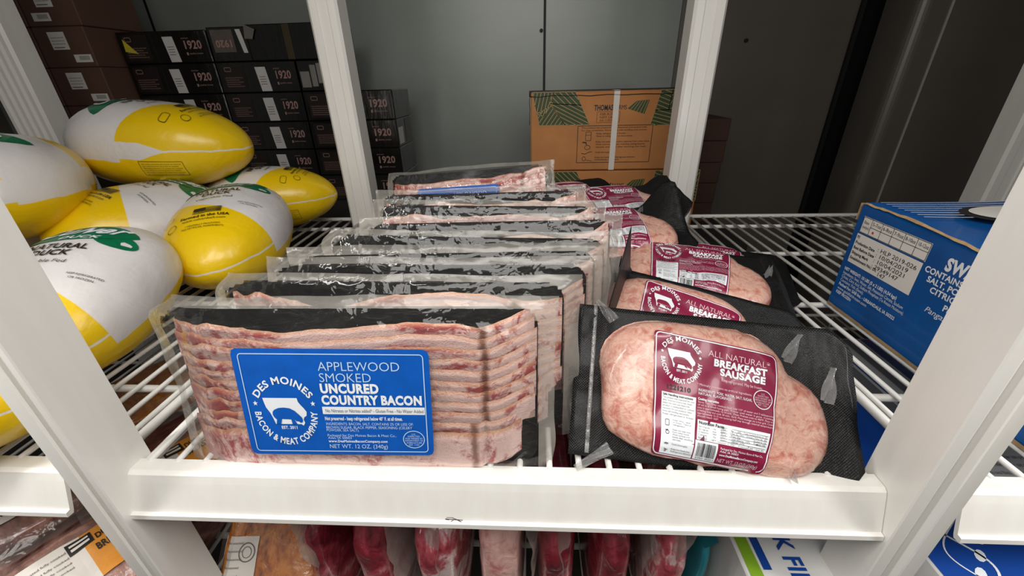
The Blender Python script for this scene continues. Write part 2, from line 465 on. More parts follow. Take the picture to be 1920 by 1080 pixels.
# plinths the stacks of cartons stand on
PL = plain('dark_plinth', (40, 38, 36), 0.8, 0.1)
struct(box('trim_1', -1.148, -0.39, 1.26, 1.46, -0.62, -0.028, PL))
struct(box('trim_3', -1.64, -1.150, 1.19, 1.40, -0.62, 0.075, PL))
struct(box('trim_2', 0.0, 0.62, 1.14, 1.50, -0.62, -0.128, PL))

# ------------------------------------------------------------------ shelving uprights
def post(prof, z0, z1, label, name='shelf_upright'):
    o = prism(name, prof, 'z', z0, z1, WHITE)
    tag(o, label, 'post', 'white shelf uprights'); return o
ZT = 1.25
post([(-.355, .2570), (-.355, .2130), (-.3560, .2120), (-.3605, .2120), (-.3615, .2150), (-.3660, .2150), (-.3670, .2105),
      (-.3790, .2105), (-.3800, .2115), (-.3800, .2570)], -.62, ZT, 'white front upright at left, between the duck shelf and the bacon rail')
post([(.2845, .2570), (.2845, .2150), (.2855, .2140), (.2925, .2125), (.2975, .2155), (.3035, .2105), (.3070, .2115), (.3105, .2155),
      (.3200, .2130), (.3215, .2140), (.3215, .2570)], -.62, ZT, 'white front upright at right, in front of the blue carton')
def rear(x0, x1, label, rib=False):
    y0, y1, b = .935, .985, .005
    p = [(x0, y1), (x0, y0 + b), (x0 + b, y0)]
    if rib:
        w = (x1 - x0 - 2 * b) / 9
        for k in range(9):
            p.append((x0 + b + w * (k + .15), y0 + (0.006 if k % 2 else 0.0))); p.append((x0 + b + w * (k + .85), y0 + (0.006 if k % 2 else 0.0)))
    else:
        m = (x0 + x1) / 2
        p += [(m - .012, y0), (m - .010, y0 + .003), (m + .010, y0 + .003), (m + .012, y0)]
    p += [(x1 - b, y0), (x1, y0 + b), (x1, y1)]
    return post(p, -.62, ZT, label)
rear(-.436, -.376, 'white rear upright beside the black carton stack')
rear(.303, .364, 'white rear upright in front of the brown green-patterned cartons')
rear(-1.165, -1.078, 'white ribbed rear upright in the top left corner', True)
rear(.987, 1.05, 'white rear upright far right behind the blue carton')

# ------------------------------------------------------------------ wire shelves with price rails
RAIL_P = [(.2480, .0010), (.2360, .0010), (.2325, -.0015), (.2300, -.0085), (.2215, -.0350), (.2180, -.0355), (.2175, -.0400), (.2225, -.0405), (.2240, -.0375), (.2345, -.0060), (.2480, -.0030)]
def tub(name, p0, p1, r, mat, parent, n=8):
    v, f = tube_vf(p0, p1, r, n); o = mesh_obj(name, v, f, mat, parent, True)
    return o
def wire_shelf(x0, x1, rx0, rx1, z, label, y1=.968, pitch=.0262):
    root = empty('wire_shelf', ((x0 + x1) / 2, .24, z), (0, 0, 0), label, 'shelf', 'white wire shelves')
    X0, X1 = x0 - (x0 + x1) / 2, x1 - (x0 + x1) / 2; L = y1 - .24
    n = int(round((X1 - X0) / pitch)); first = None
    for i in range(n + 1):
        x = X0 + (X1 - X0) * i / n
        if first is None:
            first = tub('rod', (0, .006, 0), (0, L, 0), .0027, WIRE, root); first.location.x = x
        else:
            c = first.copy(); COL.objects.link(c); c.parent = root; c.location.x = x
    for y in (.11, .31, .51, .675):
        tub('crossbar', (X0, y, -.0065), (X1, y, -.0065), .0042, WIRE, root)
    tub('crossbar', (X0, L - .001, .002), (X1, L - .001, .002), .0045, WIRE, root)
    for x in (X0 - .006, X1 + .006):
        tub('side_bar', (x, .004, -.005), (x, L, -.005), .0048, WIRE, root)
    cx = (x0 + x1) / 2
    prism('price_rail', [(a - .24, b) for a, b in RAIL_P], 'x', rx0 - cx, rx1 - cx, WHITE, root)
    return root
shelf_mid = wire_shelf(-.345, .272, -.3550, .2840, 0, 'middle white wire shelf holding the bacon and sausage packs')
shelf_left = wire_shelf(-1.05, -.392, -1.06, -.4150, 0, 'left white wire shelf piled with bagged ducks')
shelf_right = wire_shelf(.350, 1.0, .3430, 1.05, 0, 'right white wire shelf under the blue carton')
# small black scuff near the rail's lower edge
ink = Ink()
for a, b, w in (((-.012, .003), (.012, .001), .0016), ((-.002, .006), (.004, .002), .0012), ((-.010, .006), (-.001, .006), .0010), ((.004, .002), (.010, -.003), .0018), ((.0, .002), (-.006, -.004), .0010), ((-.012, .002), (-.007, .001), .0012)):
    ink.line(a, b, w, 2)
_fx = -.0665 + .0365
ink.obj('scuff_mark', lambda a, b: (_fx + a * .62, -.0190 - .0007 + .0003 * b, -.0335 + b * .62), PK, shelf_mid)

# ------------------------------------------------------------------ label artwork shared by the bacon and sausage packs
def iowa(ink_state, ink_cut, cx, cy, k):
    S = [(-160, 118), (150, 118), (156, 84), (176, 56), (200, 28), (220, -4), (213, -38), (190, -52), (182, -72), (190, -102), (172, -128), (156, -114), (-80, -114), (-94, -66), (-112, -16), (-142, 34), (-152, 74)]
    ink_state.poly([(cx + x * k, cy + y * k) for x, y in S])
    Pg = [(-92, -28), (-88, -2), (-70, 16), (-30, 32), (20, 36), (70, 30), (112, 8), (146, -26), (170, -52), (176, -76), (168, -96), (150, -100), (138, -88), (116, -86), (100, -70), (118, -112), (74, -112), (70, -70), (-16, -66), (-30, -112), (-72, -112), (-62, -72), (-82, -52)]
    ink_cut.poly([(cx + x * k, cy + y * k) for x, y in Pg])
def emblem(ink_w, ink_c, cx, cy, k):
    """k: units per label pixel of the big label"""
    ink_w.arc_text('DES MOINES', cx, cy + 10 * k, 262 * k, 150, 30, 58 * k, 1)
    ink_w.arc_text('BACON & MEAT COMPANY', cx, cy + 10 * k, 226 * k, 176, 364, 56 * k, 1, True)
    ink_w.star(cx - 262 * k, cy + 100 * k, 24 * k); ink_w.star(cx + 258 * k, cy + 100 * k, 24 * k)
    iowa(ink_w, ink_c, cx - 30 * k, cy + 30 * k, k)
    ink_w.text('EST. 2011', cx - 65 * k, cx + 88 * k, cy - 128 * k, 26 * k, 1)

# ------------------------------------------------------------------ bacon packs
LAB = ((-.0960, .0130), (.0625, .0150), (.0650, .1130), (-.0945, .1130))      # label corners: BL, BR, TR, TL in pack coordinates
def pack_bulge(u, v):
    a = 1 - smooth(.118, .152, abs(u)); b = smooth(-.008, .008, v) * (1 - smooth(.116, .143, v))
    return .0090 * a * b
def bacon_front(u, v): return pack_bulge(u, v) + .0056
def lab_fn(off):
    def fn(x, y):     # x in 0..1700, y in 0..930 (up)
        a, b = x / 1700, y / 930
        t = [(1 - a) * (1 - b), a * (1 - b), a * b, (1 - a) * b]
        u = sum(w * p[0] for w, p in zip(t, LAB)); v = sum(w * p[1] for w, p in zip(t, LAB))
        return (u, -(bacon_front(u, v) + .0022 + off), v)
    return fn
def bacon_label(parent):
    r = Ink(); pts = r.rrect_pts(0, 0, 1700, 930, 38)
    n = 34
    v, f, _ = grid_vf(n, 18, lambda s, t: (1700 * s, 930 * t))
    # round the corners of the grid patch by pulling corner vertices inwards
    vv = []
    for x, y in v:
        for cx, cy in ((0, 0), (1700, 0), (1700, 930), (0, 930)):
            if abs(x - cx) < 1 and abs(y - cy) < 1: x, y = x + (14 if cx == 0 else -14), y + (14 if cy == 0 else -14)
        vv.append((x, y))
    fn = lab_fn(0)
    lab = mesh_obj('label', [fn(*p) for p in vv], f, BLUE_L, parent, True)
    W = Ink(); PB = Ink(); D = Ink(); CU = Ink()
    def Y(cy): return 1000 - cy
    def Xc(cx, cy):   # crop pixel column to label column
        t = (cy - 90) / 910; l = 35 + 130 * t * t * .9 + 13 * t; rr = 1775 + 25 * t
        return (cx - l) / (rr - l) * 1700
    def T(ink, txt, x0, x1, base, cap, bold=0, drop=0):
        ink.text(txt, Xc(x0, base), Xc(x1, base), (1000 - base) / 910 * 930, cap, bold)
    T(PB, 'APPLEWOOD', 800, 1525, 265, 74, 2); T(PB, 'SMOKED', 802, 1270, 357, 74, 2)
    T(W, 'UNCURED', 805, 1332, 448, 74, 3); T(W, 'COUNTRY BACON', 812, 1712, 545, 74, 3)
    y1, y0 = (1000 - 568) / 910 * 930, (1000 - 632) / 910 * 930
    BAR = Ink().rect(Xc(812, 600), y0, Xc(1728, 600), y1, 16, 1)
    D.text('No Nitrates or Nitrites added* - Gluten Free - No Water Added', Xc(838, 600), Xc(1718, 600), y0 + 17, 30, 0)
    T(W, 'Not preserved - keep refrigerated below 40* F. at all times.', 832, 1530, 684, 30, 1)
    T(PB, 'INGREDIENTS: BACON, SALT, CONTAINS 2% OR LESS OF:', 840, 1625, 728, 23, 0)
    T(PB, 'BROWN SUGAR, BLACK PEPPER, SEASONING (CELERY', 840, 1612, 760, 23, 0)
    T(PB, 'POWDER, SEA SALT).', 842, 1140, 784, 21, 0)
    T(PB, 'Packaged for Des Moines Bacon & Meat Co.,', 850, 1470, 831, 22, 0)
    T(PB, 'Adel, IA 50003', 856, 1072, 853, 20, 0)
    T(W, 'www.DesMoinesBaconCompany.com', 862, 1392, 884, 22, 1)
    T(PB, 'NET WT. 12 OZ. (340g)', 870, 1395, 938, 36, 0)
    cx, cy = Xc(1625, 853), (1000 - 853) / 910 * 930
    PB.ring(cx, cy, 98, 82, 7)
    for k, (s_, w) in enumerate((('U.S.', 40), ('INSPECTED', 110), ('AND PASSED BY', 160), ('DEPARTMENT OF', 164), ('AGRICULTURE', 140), ('EST. 1101', 100))):
        PB.text(s_, cx - w / 2, cx + w / 2, cy + 42 - k * 20, 14, 0)
    PB.frame(60, 34, 1648, 888, 30, 8)
    ex, ey = Xc(475, 640), (1000 - 640) / 910 * 930
    emblem(W, CU, ex + 5, ey, 1.0)
    BAR.obj('white_band', lab_fn(.0002), PW, lab)
    PB.obj('fine_lettering', lab_fn(.0003), PLB, lab); W.obj('lettering', lab_fn(.0003), PW, lab)
    D.obj('dark_lettering', lab_fn(.0004), PGREY, lab); CU.obj('pig_emblem', lab_fn(.0006), BLUE_L, lab)
    return lab

TOPU = [-.150, -.10, -.06, 0, .05, .085, .106, .125, .148]
def slices(parent, seed, tops, n=11, top_scale=1.0):
    rnd = random.Random(seed)
    for k in range(n):
        f = k / (n - 1)
        def top(u, f=f):
            base = .034 + (interp(u, TOPU, tops) * top_scale - .034) * f
            return base
        ph = rnd.random() * 20; amp = .0012 + .0012 * rnd.random()
        u0 = -.151 + .004 * rnd.random(); u1 = .146 + .003 * rnd.random() - (.012 if k < 2 else 0)
        wid = .024 if k else .040
        nu, nv = 66, 9
        def fn(s, t):
            u = u0 + (u1 - u0) * s
            wob = amp * nz(u * 38 + ph, k * 3.1) + .0010 * nz(u * 120, ph)
            lf = smooth(-.085, -.120, u)                       # folded left end
            wob += lf * .004 * nz(u * 70 + ph, 7.7)
            rf = smooth(.104, .112, u)                         # folded right end rises
            tv = top(u) + wob + rf * (u - .106) * .34
            v = max(tv - wid * (1 - t), -.003 + .0015 * t)
            if k == 0: v = max(v, smooth(.09, .15, u) * .018 * (1 - t) - .003)
            crease = math.exp(-((u - .107) / .0032) ** 2) * .0042 + math.exp(-((u + .088 + .002 * math.sin(k)) / .004) ** 2) * .0022
            h = pack_bulge(u, max(.006, min(tv, .122))) + .0048 - .30 * (tv - v) * (0.35 if k == 0 else 1.0) - crease \
                + lf * .0020 * nz(u * 90 + ph, v * 90) + .0005 * nz(u * 60, v * 200, ph) - .0022 * smooth(.90, 1.0, t) ** 2
            e = smooth(0, .03, s) * smooth(1, .97, s)
            h = .0012 + (h - .0012) * (.25 + .75 * e)
            return (u, -max(h, .0012), v)
        v, fc, uv = grid_vf(nu, nv, fn)
        mesh_obj('bacon_slice', v, fc, BACON, parent, True, uv)

def bacon_pack(loc, rot, label, seed, tops=None, top_scale=1.0, ear=0.0, label_src=None, hw=.150, film_top=.1515):
    root = empty('bacon_pack', loc, rot, label, 'bacon pack', 'vacuum packs of bacon standing in a row')
    rnd = random.Random(seed)
    # black board with rounded corners
    ink = Ink(); pts = ink.rrect_pts(-.149, -.002, .1495, .1425, .016, 6)
    m = len(pts); vv = [(p[0], -.0012, p[1]) for p in pts] + [(p[0], 0.0, p[1]) for p in pts]
    ff = [tuple(range(m - 1, -1, -1)), tuple(range(m, 2 * m))] + [(i, (i + 1) % m, m + (i + 1) % m, m + i) for i in range(m)]
    fix_normals(mesh_obj('backing_board', vv, ff, BOARD, root))
    tops = tops or [.131 + .005 * rnd.uniform(-1, 1) for _ in TOPU]
    slices(root, seed, tops, 11, top_scale)
    # film: clear skin over the board, hazy sealed margin round it
    W2 = .164
    def fpos(u, v):
        wk = smooth(.100, .135, abs(u)) + smooth(.112, .128, v)
        h = bacon_front(u, v) + .0012 + .0010 * nz(u * 55 + seed, v * 55) + .0006 * nz(u * 160, v * 90 + seed) \
            + wk * .0015 * (1 - abs(nz(u * 75 + v * 40, v * 60 - u * 50, seed))) - wk * .0012
        # edge falls to the board plane
        e = smooth(.166, .150, abs(u)) * smooth(.1505, .139, v)
        h = .0016 + (h - .0016) * max(e, 0.0)
        m_ = smooth(.148, .164, abs(u)) + smooth(.139, .152, v)
        h += m_ * (.004 * nz(u * 24 + seed * 3, v * 24) - .001)
        uu, v2 = u, v
        if v > .139: v2 += (v - .139) / .012 * .0035 * nz(u * 14 + seed, 3.3)
        if abs(u) > .15: uu += (abs(u) - .15) / .014 * .003 * nz(v * 30, seed + 1.7)
        if ear:
            g = math.exp(-(((u + .164) / .022) ** 2 + ((v - .131) / .016) ** 2)); uu -= .018 * ear * g; h -= .010 * g * ear
            g2 = math.exp(-(((u + .164) / .02) ** 2 + ((v - .1515) / .012) ** 2)); uu += .020 * ear * g2; v2 += .0
        return (uu, -h, v2)
    nu, nv = 96, 52
    us = [-W2 + 2 * W2 * i / nu for i in range(nu + 1)]
    vs_ = [-.005 + (film_top + .005) * j / nv for j in range(nv + 1)]
    V = [fpos(u, v) for v in vs_ for u in us]
    inner, outer = [], []
    for j in range(nv):
        for i in range(nu):
            q = (j * (nu + 1) + i, j * (nu + 1) + i + 1, (j + 1) * (nu + 1) + i + 1, (j + 1) * (nu + 1) + i)
            uc, vc = (us[i] + us[i + 1]) / 2, (vs_[j] + vs_[j + 1]) / 2
            dx, dy = max(0, abs(uc) - .134), max(0, vc - .127)
            (inner if math.hypot(dx, dy) < .0165 else outer).append(q)
    for nm, fs, mt in (('film', inner, FILM), ('film_seal', outer, SEAL)):
        used = sorted({i for q in fs for i in q}); mp = {k: i for i, k in enumerate(used)}
        mesh_obj(nm, [V[k] for k in used], [tuple(mp[k] for k in q) for q in fs], mt, root, True)
    if label_src is None: lab = bacon_label(root)
    else:
        lab = label_src.copy(); COL.objects.link(lab); lab.parent = root
        for ch in label_src.children:
            c = ch.copy(); COL.objects.link(c); c.parent = lab
    return root, lab

FRONT_TOPS = [.133, .129, .124, .128, .133, .132, .128, .130, .132]
p0, LAB0 = bacon_pack((-.145, .2560, .002), (-9.4, 0, 0), 'frontmost bacon pack, blue label facing out, against the white rail', 3, FRONT_TOPS, 1.0, 1.0)
# (x, y, lean, yaw, top_scale, roll)
ROW = [(-.122, .2950, -11, -.5, .99, 0, [.135, .133, .121, .135, .138, .136, .131, .124, .116], 'second bacon pack from the rail, red lean slices along its top'),
       (-.098, .3340, -10, 0, .87, 0, None, 'third bacon pack from the rail, bare black board along its top'),
       (-.085, .3620, -9, .8, .93, -.6, None, 'fourth bacon pack from the rail, its sealed top folded over'),
       (-.073, .4080, -9, -1, .92, .8, None, 'fifth bacon pack from the rail, pressed behind the folded one'),
       (-.052, .4650, -10, 1.0, .95, -.4, None, 'sixth bacon pack from the rail, sticking out furthest right'),
       (-.066, .5380, -9, -1.5, .98, .5, None, 'seventh bacon pack from the rail, pale slice ends at its top'),
       (-.080, .6120, -9, 1.2, .97, -.5, None, 'eighth bacon pack from the rail, second from the rear end'),
       (-.118, .7350, -20, -8, .97, -5, None, 'rearmost bacon pack, tilted back by the black cartons, showing blue label')]
for i, (x, y, lean, yaw, ts, roll, tops, lb) in enumerate(ROW):
    bacon_pack((x, y, .003 + abs(math.sin(math.radians(roll))) * .15), (lean, roll, yaw), lb, 20 + i * 7, tops, ts, .5 if i in (0, 3) else 0.0, LAB0, film_top=.1505 if i != 2 else .153)

# ------------------------------------------------------------------ breakfast sausage packs
def s_field(u, v):
    a = 1 - (abs((u + .018) / .082) ** 3.2 + abs((v - .064) / .060) ** 3.0)
    b = 1 - (abs((u - .050) / .043) ** 2.4 + abs((v - .044) / .044) ** 2.4)
    return a, b
def s_height(u, v, seed=0.0):
    a, b = s_field(u, v)
    ha = .0225 * max(0, min(1, a * 1.5)) ** .45 if a > 0 else 0.0
    hb = .0180 * max(0, min(1, b * 1.5)) ** .45 if b > 0 else 0.0
    h = max(ha, hb) + .12 * min(ha, hb)
    return h * (1 + .12 * nz(u * 26, v * 26)) + (.0012 * nz(u * 80, v * 80) if h > .004 else 0)
def s_edge(th, seed):
    c, s_ = math.cos(th), math.sin(th); lo, hi = 0.0, .16
    for _ in range(26):
        m = (lo + hi) / 2
        if max(s_field(.004 + c * m, .060 + s_ * m)) > 0: lo = m
        else: hi = m
    return lo * (1 + .075 * nz(c * 2.6 + seed, s_ * 2.6) + .02 * nz(c * 9 + seed, s_ * 9))
SLAB = ((-.0560, .0080), (.0350, .0020), (.0480, .1000), (-.0570, .1120))   # BL, BR, TR, TL
def s_lab_fn(off):
    def fn(x, y):
        a, b = x / 1000, y / 930
        t = [(1 - a) * (1 - b), a * (1 - b), a * b, (1 - a) * b]
        u = sum(w * p[0] for w, p in zip(t, SLAB)); v = sum(w * p[1] for w, p in zip(t, SLAB))
        wr = .0011 * math.exp(-((a - .46 - .25 * (b - .3)) / .03) ** 2) * (1 if b < .62 else 0.4)
        h = max(s_height(u + du, max(.006, v + dv)) for du, dv in ((0, 0), (.003, 0), (-.003, 0), (0, .003), (0, -.003)))
        return (u, -(h + wr + .0009 + off), v)
    return fn
def sausage_label(parent):
    n = 30
    def fn0(s, t):
        x, y = 1000 * s, 930 * t
        for cx, cy in ((0, 0), (1000, 0), (1000, 930), (0, 930)):
            if abs(x - cx) < 1 and abs(y - cy) < 1: x, y = x + (10 if cx == 0 else -10), y + (10 if cy == 0 else -10)
        return s_lab_fn(0)(x, y)
    v, f, _ = grid_vf(n, n, fn0)
    lab = mesh_obj('label', v, f, MAROON, parent, True)
    W, Pk, P, K, G, CU = Ink(), Ink(), Ink(), Ink(), Ink(), Ink()
    Yt = lambda t: 930 * (1 - t)
    def T(ink, txt, s0, s1, t, cap, bold=0): ink.text(txt, s0 * 1000, s1 * 1000, Yt(t), cap * 930, bold)
    T(Pk, 'ALL NATURAL*', .44, .93, .135, .052, 2)
    T(W, 'BREAKFAST', .49, .91, .205, .055, 3); T(W, 'SAUSAGE', .545, .90, .275, .055, 3)
    T(Pk, 'Keep refrigerated. May be frozen.', .55, .88, .325, .024)
    T(Pk, '* Minimally processed no artificial ingredients.', .36, .80, .395, .018)
    T(W, 'INGREDIENTS: PORK, WATER, SALT, SUGAR,', .37, .80, .440, .021); T(W, 'NATURAL FLAVORINGS.', .37, .64, .468, .021)
    T(W, 'Cooking Instruction', .37, .54, .510, .018, 1)
    for k, s_ in enumerate(('Stove Top: Over medium heat add 1/2* of water and 2 tablespoons', 'of oil in a small frying pan. Cover until water is gone. Cooking', 'time is approximately 12-14 min. Oven: Preheat oven to 400*F. Place on', 'a baking tray and cook 20 min. Grill: Place sausage on a hot grill. Cook', 'approximately 12-15 min turning half way through. Internal temperature', 'should reach 160*.')):
        T(Pk, s_, .37, .98 if k < 5 else .55, .533 + k * .022, .0145)
    T(K, '1221210', .11, .31, .470, .036, 1)
    W.frame(14, 14, 986, 916, 40, 9, 20)
    # white panels
    for (a, b, c, d) in ((.07, .50, .355, .975), (.375, .665, .965, .820), (.365, .825, .560, .975)):
        P.rect(a * 1000, Yt(d), c * 1000, Yt(b), 8, 10)
    T(K, 'Safe Handling Instructions', .08, .33, .525, .017, 1)
    for k in range(7): T(G, ('This product was inspected for your', 'safety. Some food products may contain', 'bacteria that could cause illness if the', 'product is mishandled or cooked', 'improperly. For your protection, follow', 'these safe handling instructions.', 'Keep refrigerated or frozen.')[k], .08, .345 - .02 * (k % 3), .548 + k * .0215, .014)
    for k, s_ in enumerate(('Keep refrigerated', 'or frozen. Thaw in', 'refrigerator.', '', 'Keep raw meat away', 'from other foods.', 'Wash surfaces and', 'hands after touching', 'raw meat.', '', 'Cook thoroughly.', '', 'Keep hot foods hot.', 'Refrigerate leftovers.')):
        if s_: T(G, s_, .165, .165 + .0088 * len(s_), .715 + k * .0185, .0125)
    for (a, b, c, d) in ((105, 226, 135, 268),): K.frame(a, b, c, d, 4, 4, 6)
    K.ring(122, 178, 16, 14, 4, 16); K.line((104, 192), (128, 196), 5); K.ring(118, 98, 18, 6, 4, 14); K.line((104, 60), (136, 52), 4); K.ring(116, 46, 9, 8, 4, 12)
    T(K, 'Nutrition Facts', .385, .60, .697, .024, 1)
    for k in range(5): T(G, ('Serving size 2 oz.', 'Servings per container', 'Calories 200', 'Calories from Fat', 'Percent Daily Value')[k], .385, .54, .722 + k * .021, .013)
    for k in range(6):
        K.line((570, Yt(.690 + k * .021)), (950, Yt(.690 + k * .021)), 2.5, 6)
        if k < 5: T(G, ('Total Fat 16g      24%    Total Carbohydrate 2g  1%', 'Saturated Fat 7g  34%    Dietary Fiber 0g   0%', 'Trans Fat 0g            Sugars 1g', 'Cholesterol 45mg  15%    Protein 10g', 'Sodium 420mg  17%')[k], .575, .94 if k < 4 else .76, .708 + k * .021, .013)
    T(G, 'Vitamin A 2%    Vitamin C 2%    Calcium 2%    Iron 4%', .385, .94, .815, .012)
    rb = random.Random(5); x = 385.0
    while x < 545:
        w = rb.choice((2.5, 2.5, 5, 7)); K.rect(x, Yt(.948), x + w, Yt(.842), 1, 4); x += w + rb.choice((2.5, 4, 6))
    T(K, '8 57641 00203 6', .385, .55, .968, .014)
    for t, s_, b_, e_ in ((.862, 'Packaged for Des Moines Bacon & Meat Co.,', 0, .95), (.884, 'Adel, IA 50003', 0, .74), (.912, 'www.DesMoinesBaconCompany.com', 1, .92)): T(W, s_, .58, e_, t, .016, b_)
    T(Pk, 'NET WT. 12 OZ. (340g)', .575, .935, .962, .028)
    W.ring(888, Yt(.405), 78, 74, 6)
    for k, (s_, w) in enumerate((('U.S.', 30), ('INSPECTED', 90), ('AND PASSED BY', 130), ('DEPARTMENT OF', 134), ('AGRICULTURE', 110), ('EST. 1101', 80))): Pk.text(s_, 888 - w / 2, 888 + w / 2, Yt(.405) + 36 - k * 17, 12)
    emblem(W, CU, 225, Yt(.235), .60)
    P.obj('white_panel', s_lab_fn(.0003), PW, lab)
    W.obj('lettering', s_lab_fn(.0005), PW, lab); Pk.obj('fine_lettering', s_lab_fn(.0005), PPINK, lab)
    K.obj('black_print', s_lab_fn(.0007), PK, lab); G.obj('grey_print', s_lab_fn(.0006), PGREY, lab)
    CU.obj('pig_emblem', s_lab_fn(.0008), MAROON, lab)
    return lab
SMESH = {}
def sausage_pack(loc, rot, label, seed, warp, label_src=None, ears=(), flap=False):
    root = empty('sausage_pack', loc, (0, 0, 0), label, 'sausage pack', 'black vacuum packs of breakfast sausage')
    rx, ry, rz = (math.radians(a) for a in rot)
    M = Matrix.Rotation(rz, 4, 'Z') @ Matrix.Rotation(rx, 4, 'X') @ Matrix.Rotation(ry, 4, 'Y')
    root.rotation_euler = M.to_euler()
    def bag(s, t):
        u, v = -.122 + .242 * s, -.002 + .135 * t
        # rounded right corners
        if u > .100:
            d = (u - .100) / .020; v = v + d * d * (.016 * (1 - t) - .022 * t)
        w = warp(u, v) + .0012 * nz(u * 30 + seed, v * 30) + .003 * smooth(.09, .122, abs(u)) * nz(v * 30, seed + u)
        if flap and u < -.076:       # left margin folded upright
            d = -.076 - u; u = -.076 - .30 * d; w += d * 1.55 * smooth(-.02, .10, v); v += .25 * d * t
        return (u, -w, v)
    v, f, uv = slab_vf(40, 26, bag, (0, .0007, 0))
    mesh_obj('black_bag', v, f, BAG, root, True)
    # sealed edge rib on the left
    if not flap:
      v, f, _ = slab_vf(2, 24, lambda s, t: (-.108 + .0035 * s, -(warp(-.106, .137 * t) + .0014 + .0006 * math.sin(t * 60)), .001 + .133 * t), (0, .0007, 0))
      mesh_obj('seal_rib', v, f, EAR, root, True)
    V = []; F = []; nr, na = 14, 64
    for r in range(nr + 1):
        rho = math.sin(r / nr * math.pi / 2) if r < nr else 1.0
        for a in range(na):
            th = 2 * math.pi * a / na; R_ = s_edge(th, seed) * rho
            u, vv = .004 + math.cos(th) * R_, .060 + math.sin(th) * R_
            h = max(s_height(u, vv, seed), .0) * (1 if r < nr else 0) + .0006
            V.append((u, -(h + warp(u, vv) * .8), vv))
    for r in range(nr):
        for a in range(na):
            F.append((r * na + a, r * na + (a + 1) % na, (r + 1) * na + (a + 1) % na, (r + 1) * na + a))
    mesh_obj('sausage_meat', V, F, SAUSAGE, root, True)
    for (eu, ev, du, dv, ln) in ears:       # puckered clear-film corners
        def ear(s, t, eu=eu, ev=ev, du=du, dv=dv, ln=ln):
            w_ = (.011 - .006 * s) * (t - .5)
            pu, pv = -dv, du
            u, v_ = eu + du * ln * s + pu * w_, ev + dv * ln * s + pv * w_
            return (u, -(.0035 + .008 * (1 - s) + .0025 * math.sin(t * 9 + s * 5) + warp(u, v_)), v_)
        v, f, _ = grid_vf(10, 10, ear); mesh_obj('film_pucker', v, f, EAR, root, True)
    if label_src is None: lab = sausage_label(root)
    else:
        lab = label_src.copy(); COL.objects.link(lab); lab.parent = root
        for ch in label_src.children:
            c = ch.copy(); COL.objects.link(c); c.parent = lab
    return root, lab
EARS = ((-.090, .118, -.6, .75, .026), (.060, .098, .55, .8, .034), (-.088, .008, -.8, -.6, .034), (.058, .006, .6, -.75, .022), (.090, .066, .35, .9, .035))
_, SL0 = sausage_pack((.1525, .2495, .000), (-42.8, 6.0, 0), 'frontmost sausage pack, full maroon label facing out, against the white rail', 0,
                      lambda u, v: .006 * smooth(.07, .12, u) + .002 * smooth(-.08, -.12, u), None, EARS)
sausage_pack((.150, .340, .006), (-56, 16, -3), 'sausage pack directly behind the frontmost one, black corner standing up at left', 2.3,
             lambda u, v: 0.0, SL0, EARS[:1], True)
sausage_pack((.204, .462, .042), (-80, 6, -8), 'sausage pack lying third from the rail, black tail pointing right over the wires', 4.1,
             lambda u, v: -.010 * smooth(.08, .12, u) + .012 * math.exp(-((u - .105) / .010) ** 2), SL0, EARS[3:])
sausage_pack((.262, .545, .010), (-78, 6, -8), 'sausage pack mostly hidden, its right end showing behind the lying one', 6.6,
             lambda u, v: 0.0, SL0)
sausage_pack((.140, .560, .068), (-77, -8, 6), 'thin-looking sausage pack beside the sixth bacon pack, seen along its lower edge', 8.2,
             lambda u, v: .060 * smooth(.075, .125, u) * smooth(.03, .13, v), SL0, EARS[1:2])
sausage_pack((.172, .700, .064), (-73, -5, 10), 'sausage pack further back with a large black wing at its right', 10.9,
             lambda u, v: .030 * smooth(.085, .125, u), SL0, EARS[2:3])
sausage_pack((.106, .815, .030), (-60, 0, 25), 'rearmost dark sausage pack beside the last bacon packs', 13.4,
             lambda u, v: 0.0, SL0)

# ------------------------------------------------------------------ bagged ducks
def m_duckbag():
    n = NT('duck_bag_print'); co = obj_coord(n)
    sp = n.n('ShaderNodeSeparateXYZ', {0: co}); x, y, z = sp.outputs
    ay = n.math('ABSOLUTE', y)
    def step(a, e=0.0006): return n.n('ShaderNodeMapRange', {0: a, 1: -e, 2: e, 3: 0.0, 4: 1.0}).outputs[0]
    wob = n.math('MULTIPLY', n.math('SUBTRACT', n.noise(co, 22, 2), 0.5), 0.008)
    low = step(n.math('SUBTRACT', n.math('ADD', -0.014, wob), z))                       # yellow underside
    endy = step(n.math('SUBTRACT', x, n.math('ADD', 0.036, n.math('MULTIPLY', y, 0.50))))  # yellow end of the top print
    end2 = step(n.math('SUBTRACT', -0.128, x))
    # white belt: wide at the white end, a thin heat seam along the yellow end
    bw = n.n('ShaderNodeMapRange', {0: x, 1: 0.02, 2: 0.055, 3: 0.014, 4: 0.0013}).outputs[0]
    belt = step(n.math('SUBTRACT', bw, n.math('ABSOLUTE', n.math('ADD', z, n.math('ADD', -0.003, wob)))), 0.0004)
    yel = n.math('MAXIMUM', n.math('MAXIMUM', low, endy), end2)
    yel = n.math('MULTIPLY', yel, n.math('SUBTRACT', 1.0, belt))
    c = n.mix(yel, lin((226, 222, 220)), lin((240, 200, 8)))
    h = n.math('ADD', n.noise(co, 16, 4, 0.5, 0.6), n.math('MULTIPLY', n.noise(co, 60, 3), 0.2))
    return n.done(n.bsdf(c, 0.34, Normal=n.bump(h, 0.28, 0.01), Coat_Weight=0.25, Coat_Roughness=0.2, Subsurface_Weight=0.05, Subsurface_Radius=(.02, .02, .02)))
DUCK = m_duckbag()
GREEN = plain('green_leaf_print', (10, 110, 70), 0.35, 0.08)
DUCKK = plain('duck_black_print', (44, 38, 20), 0.5, 0.02)
DL, DW, DH = .150, .094, .072
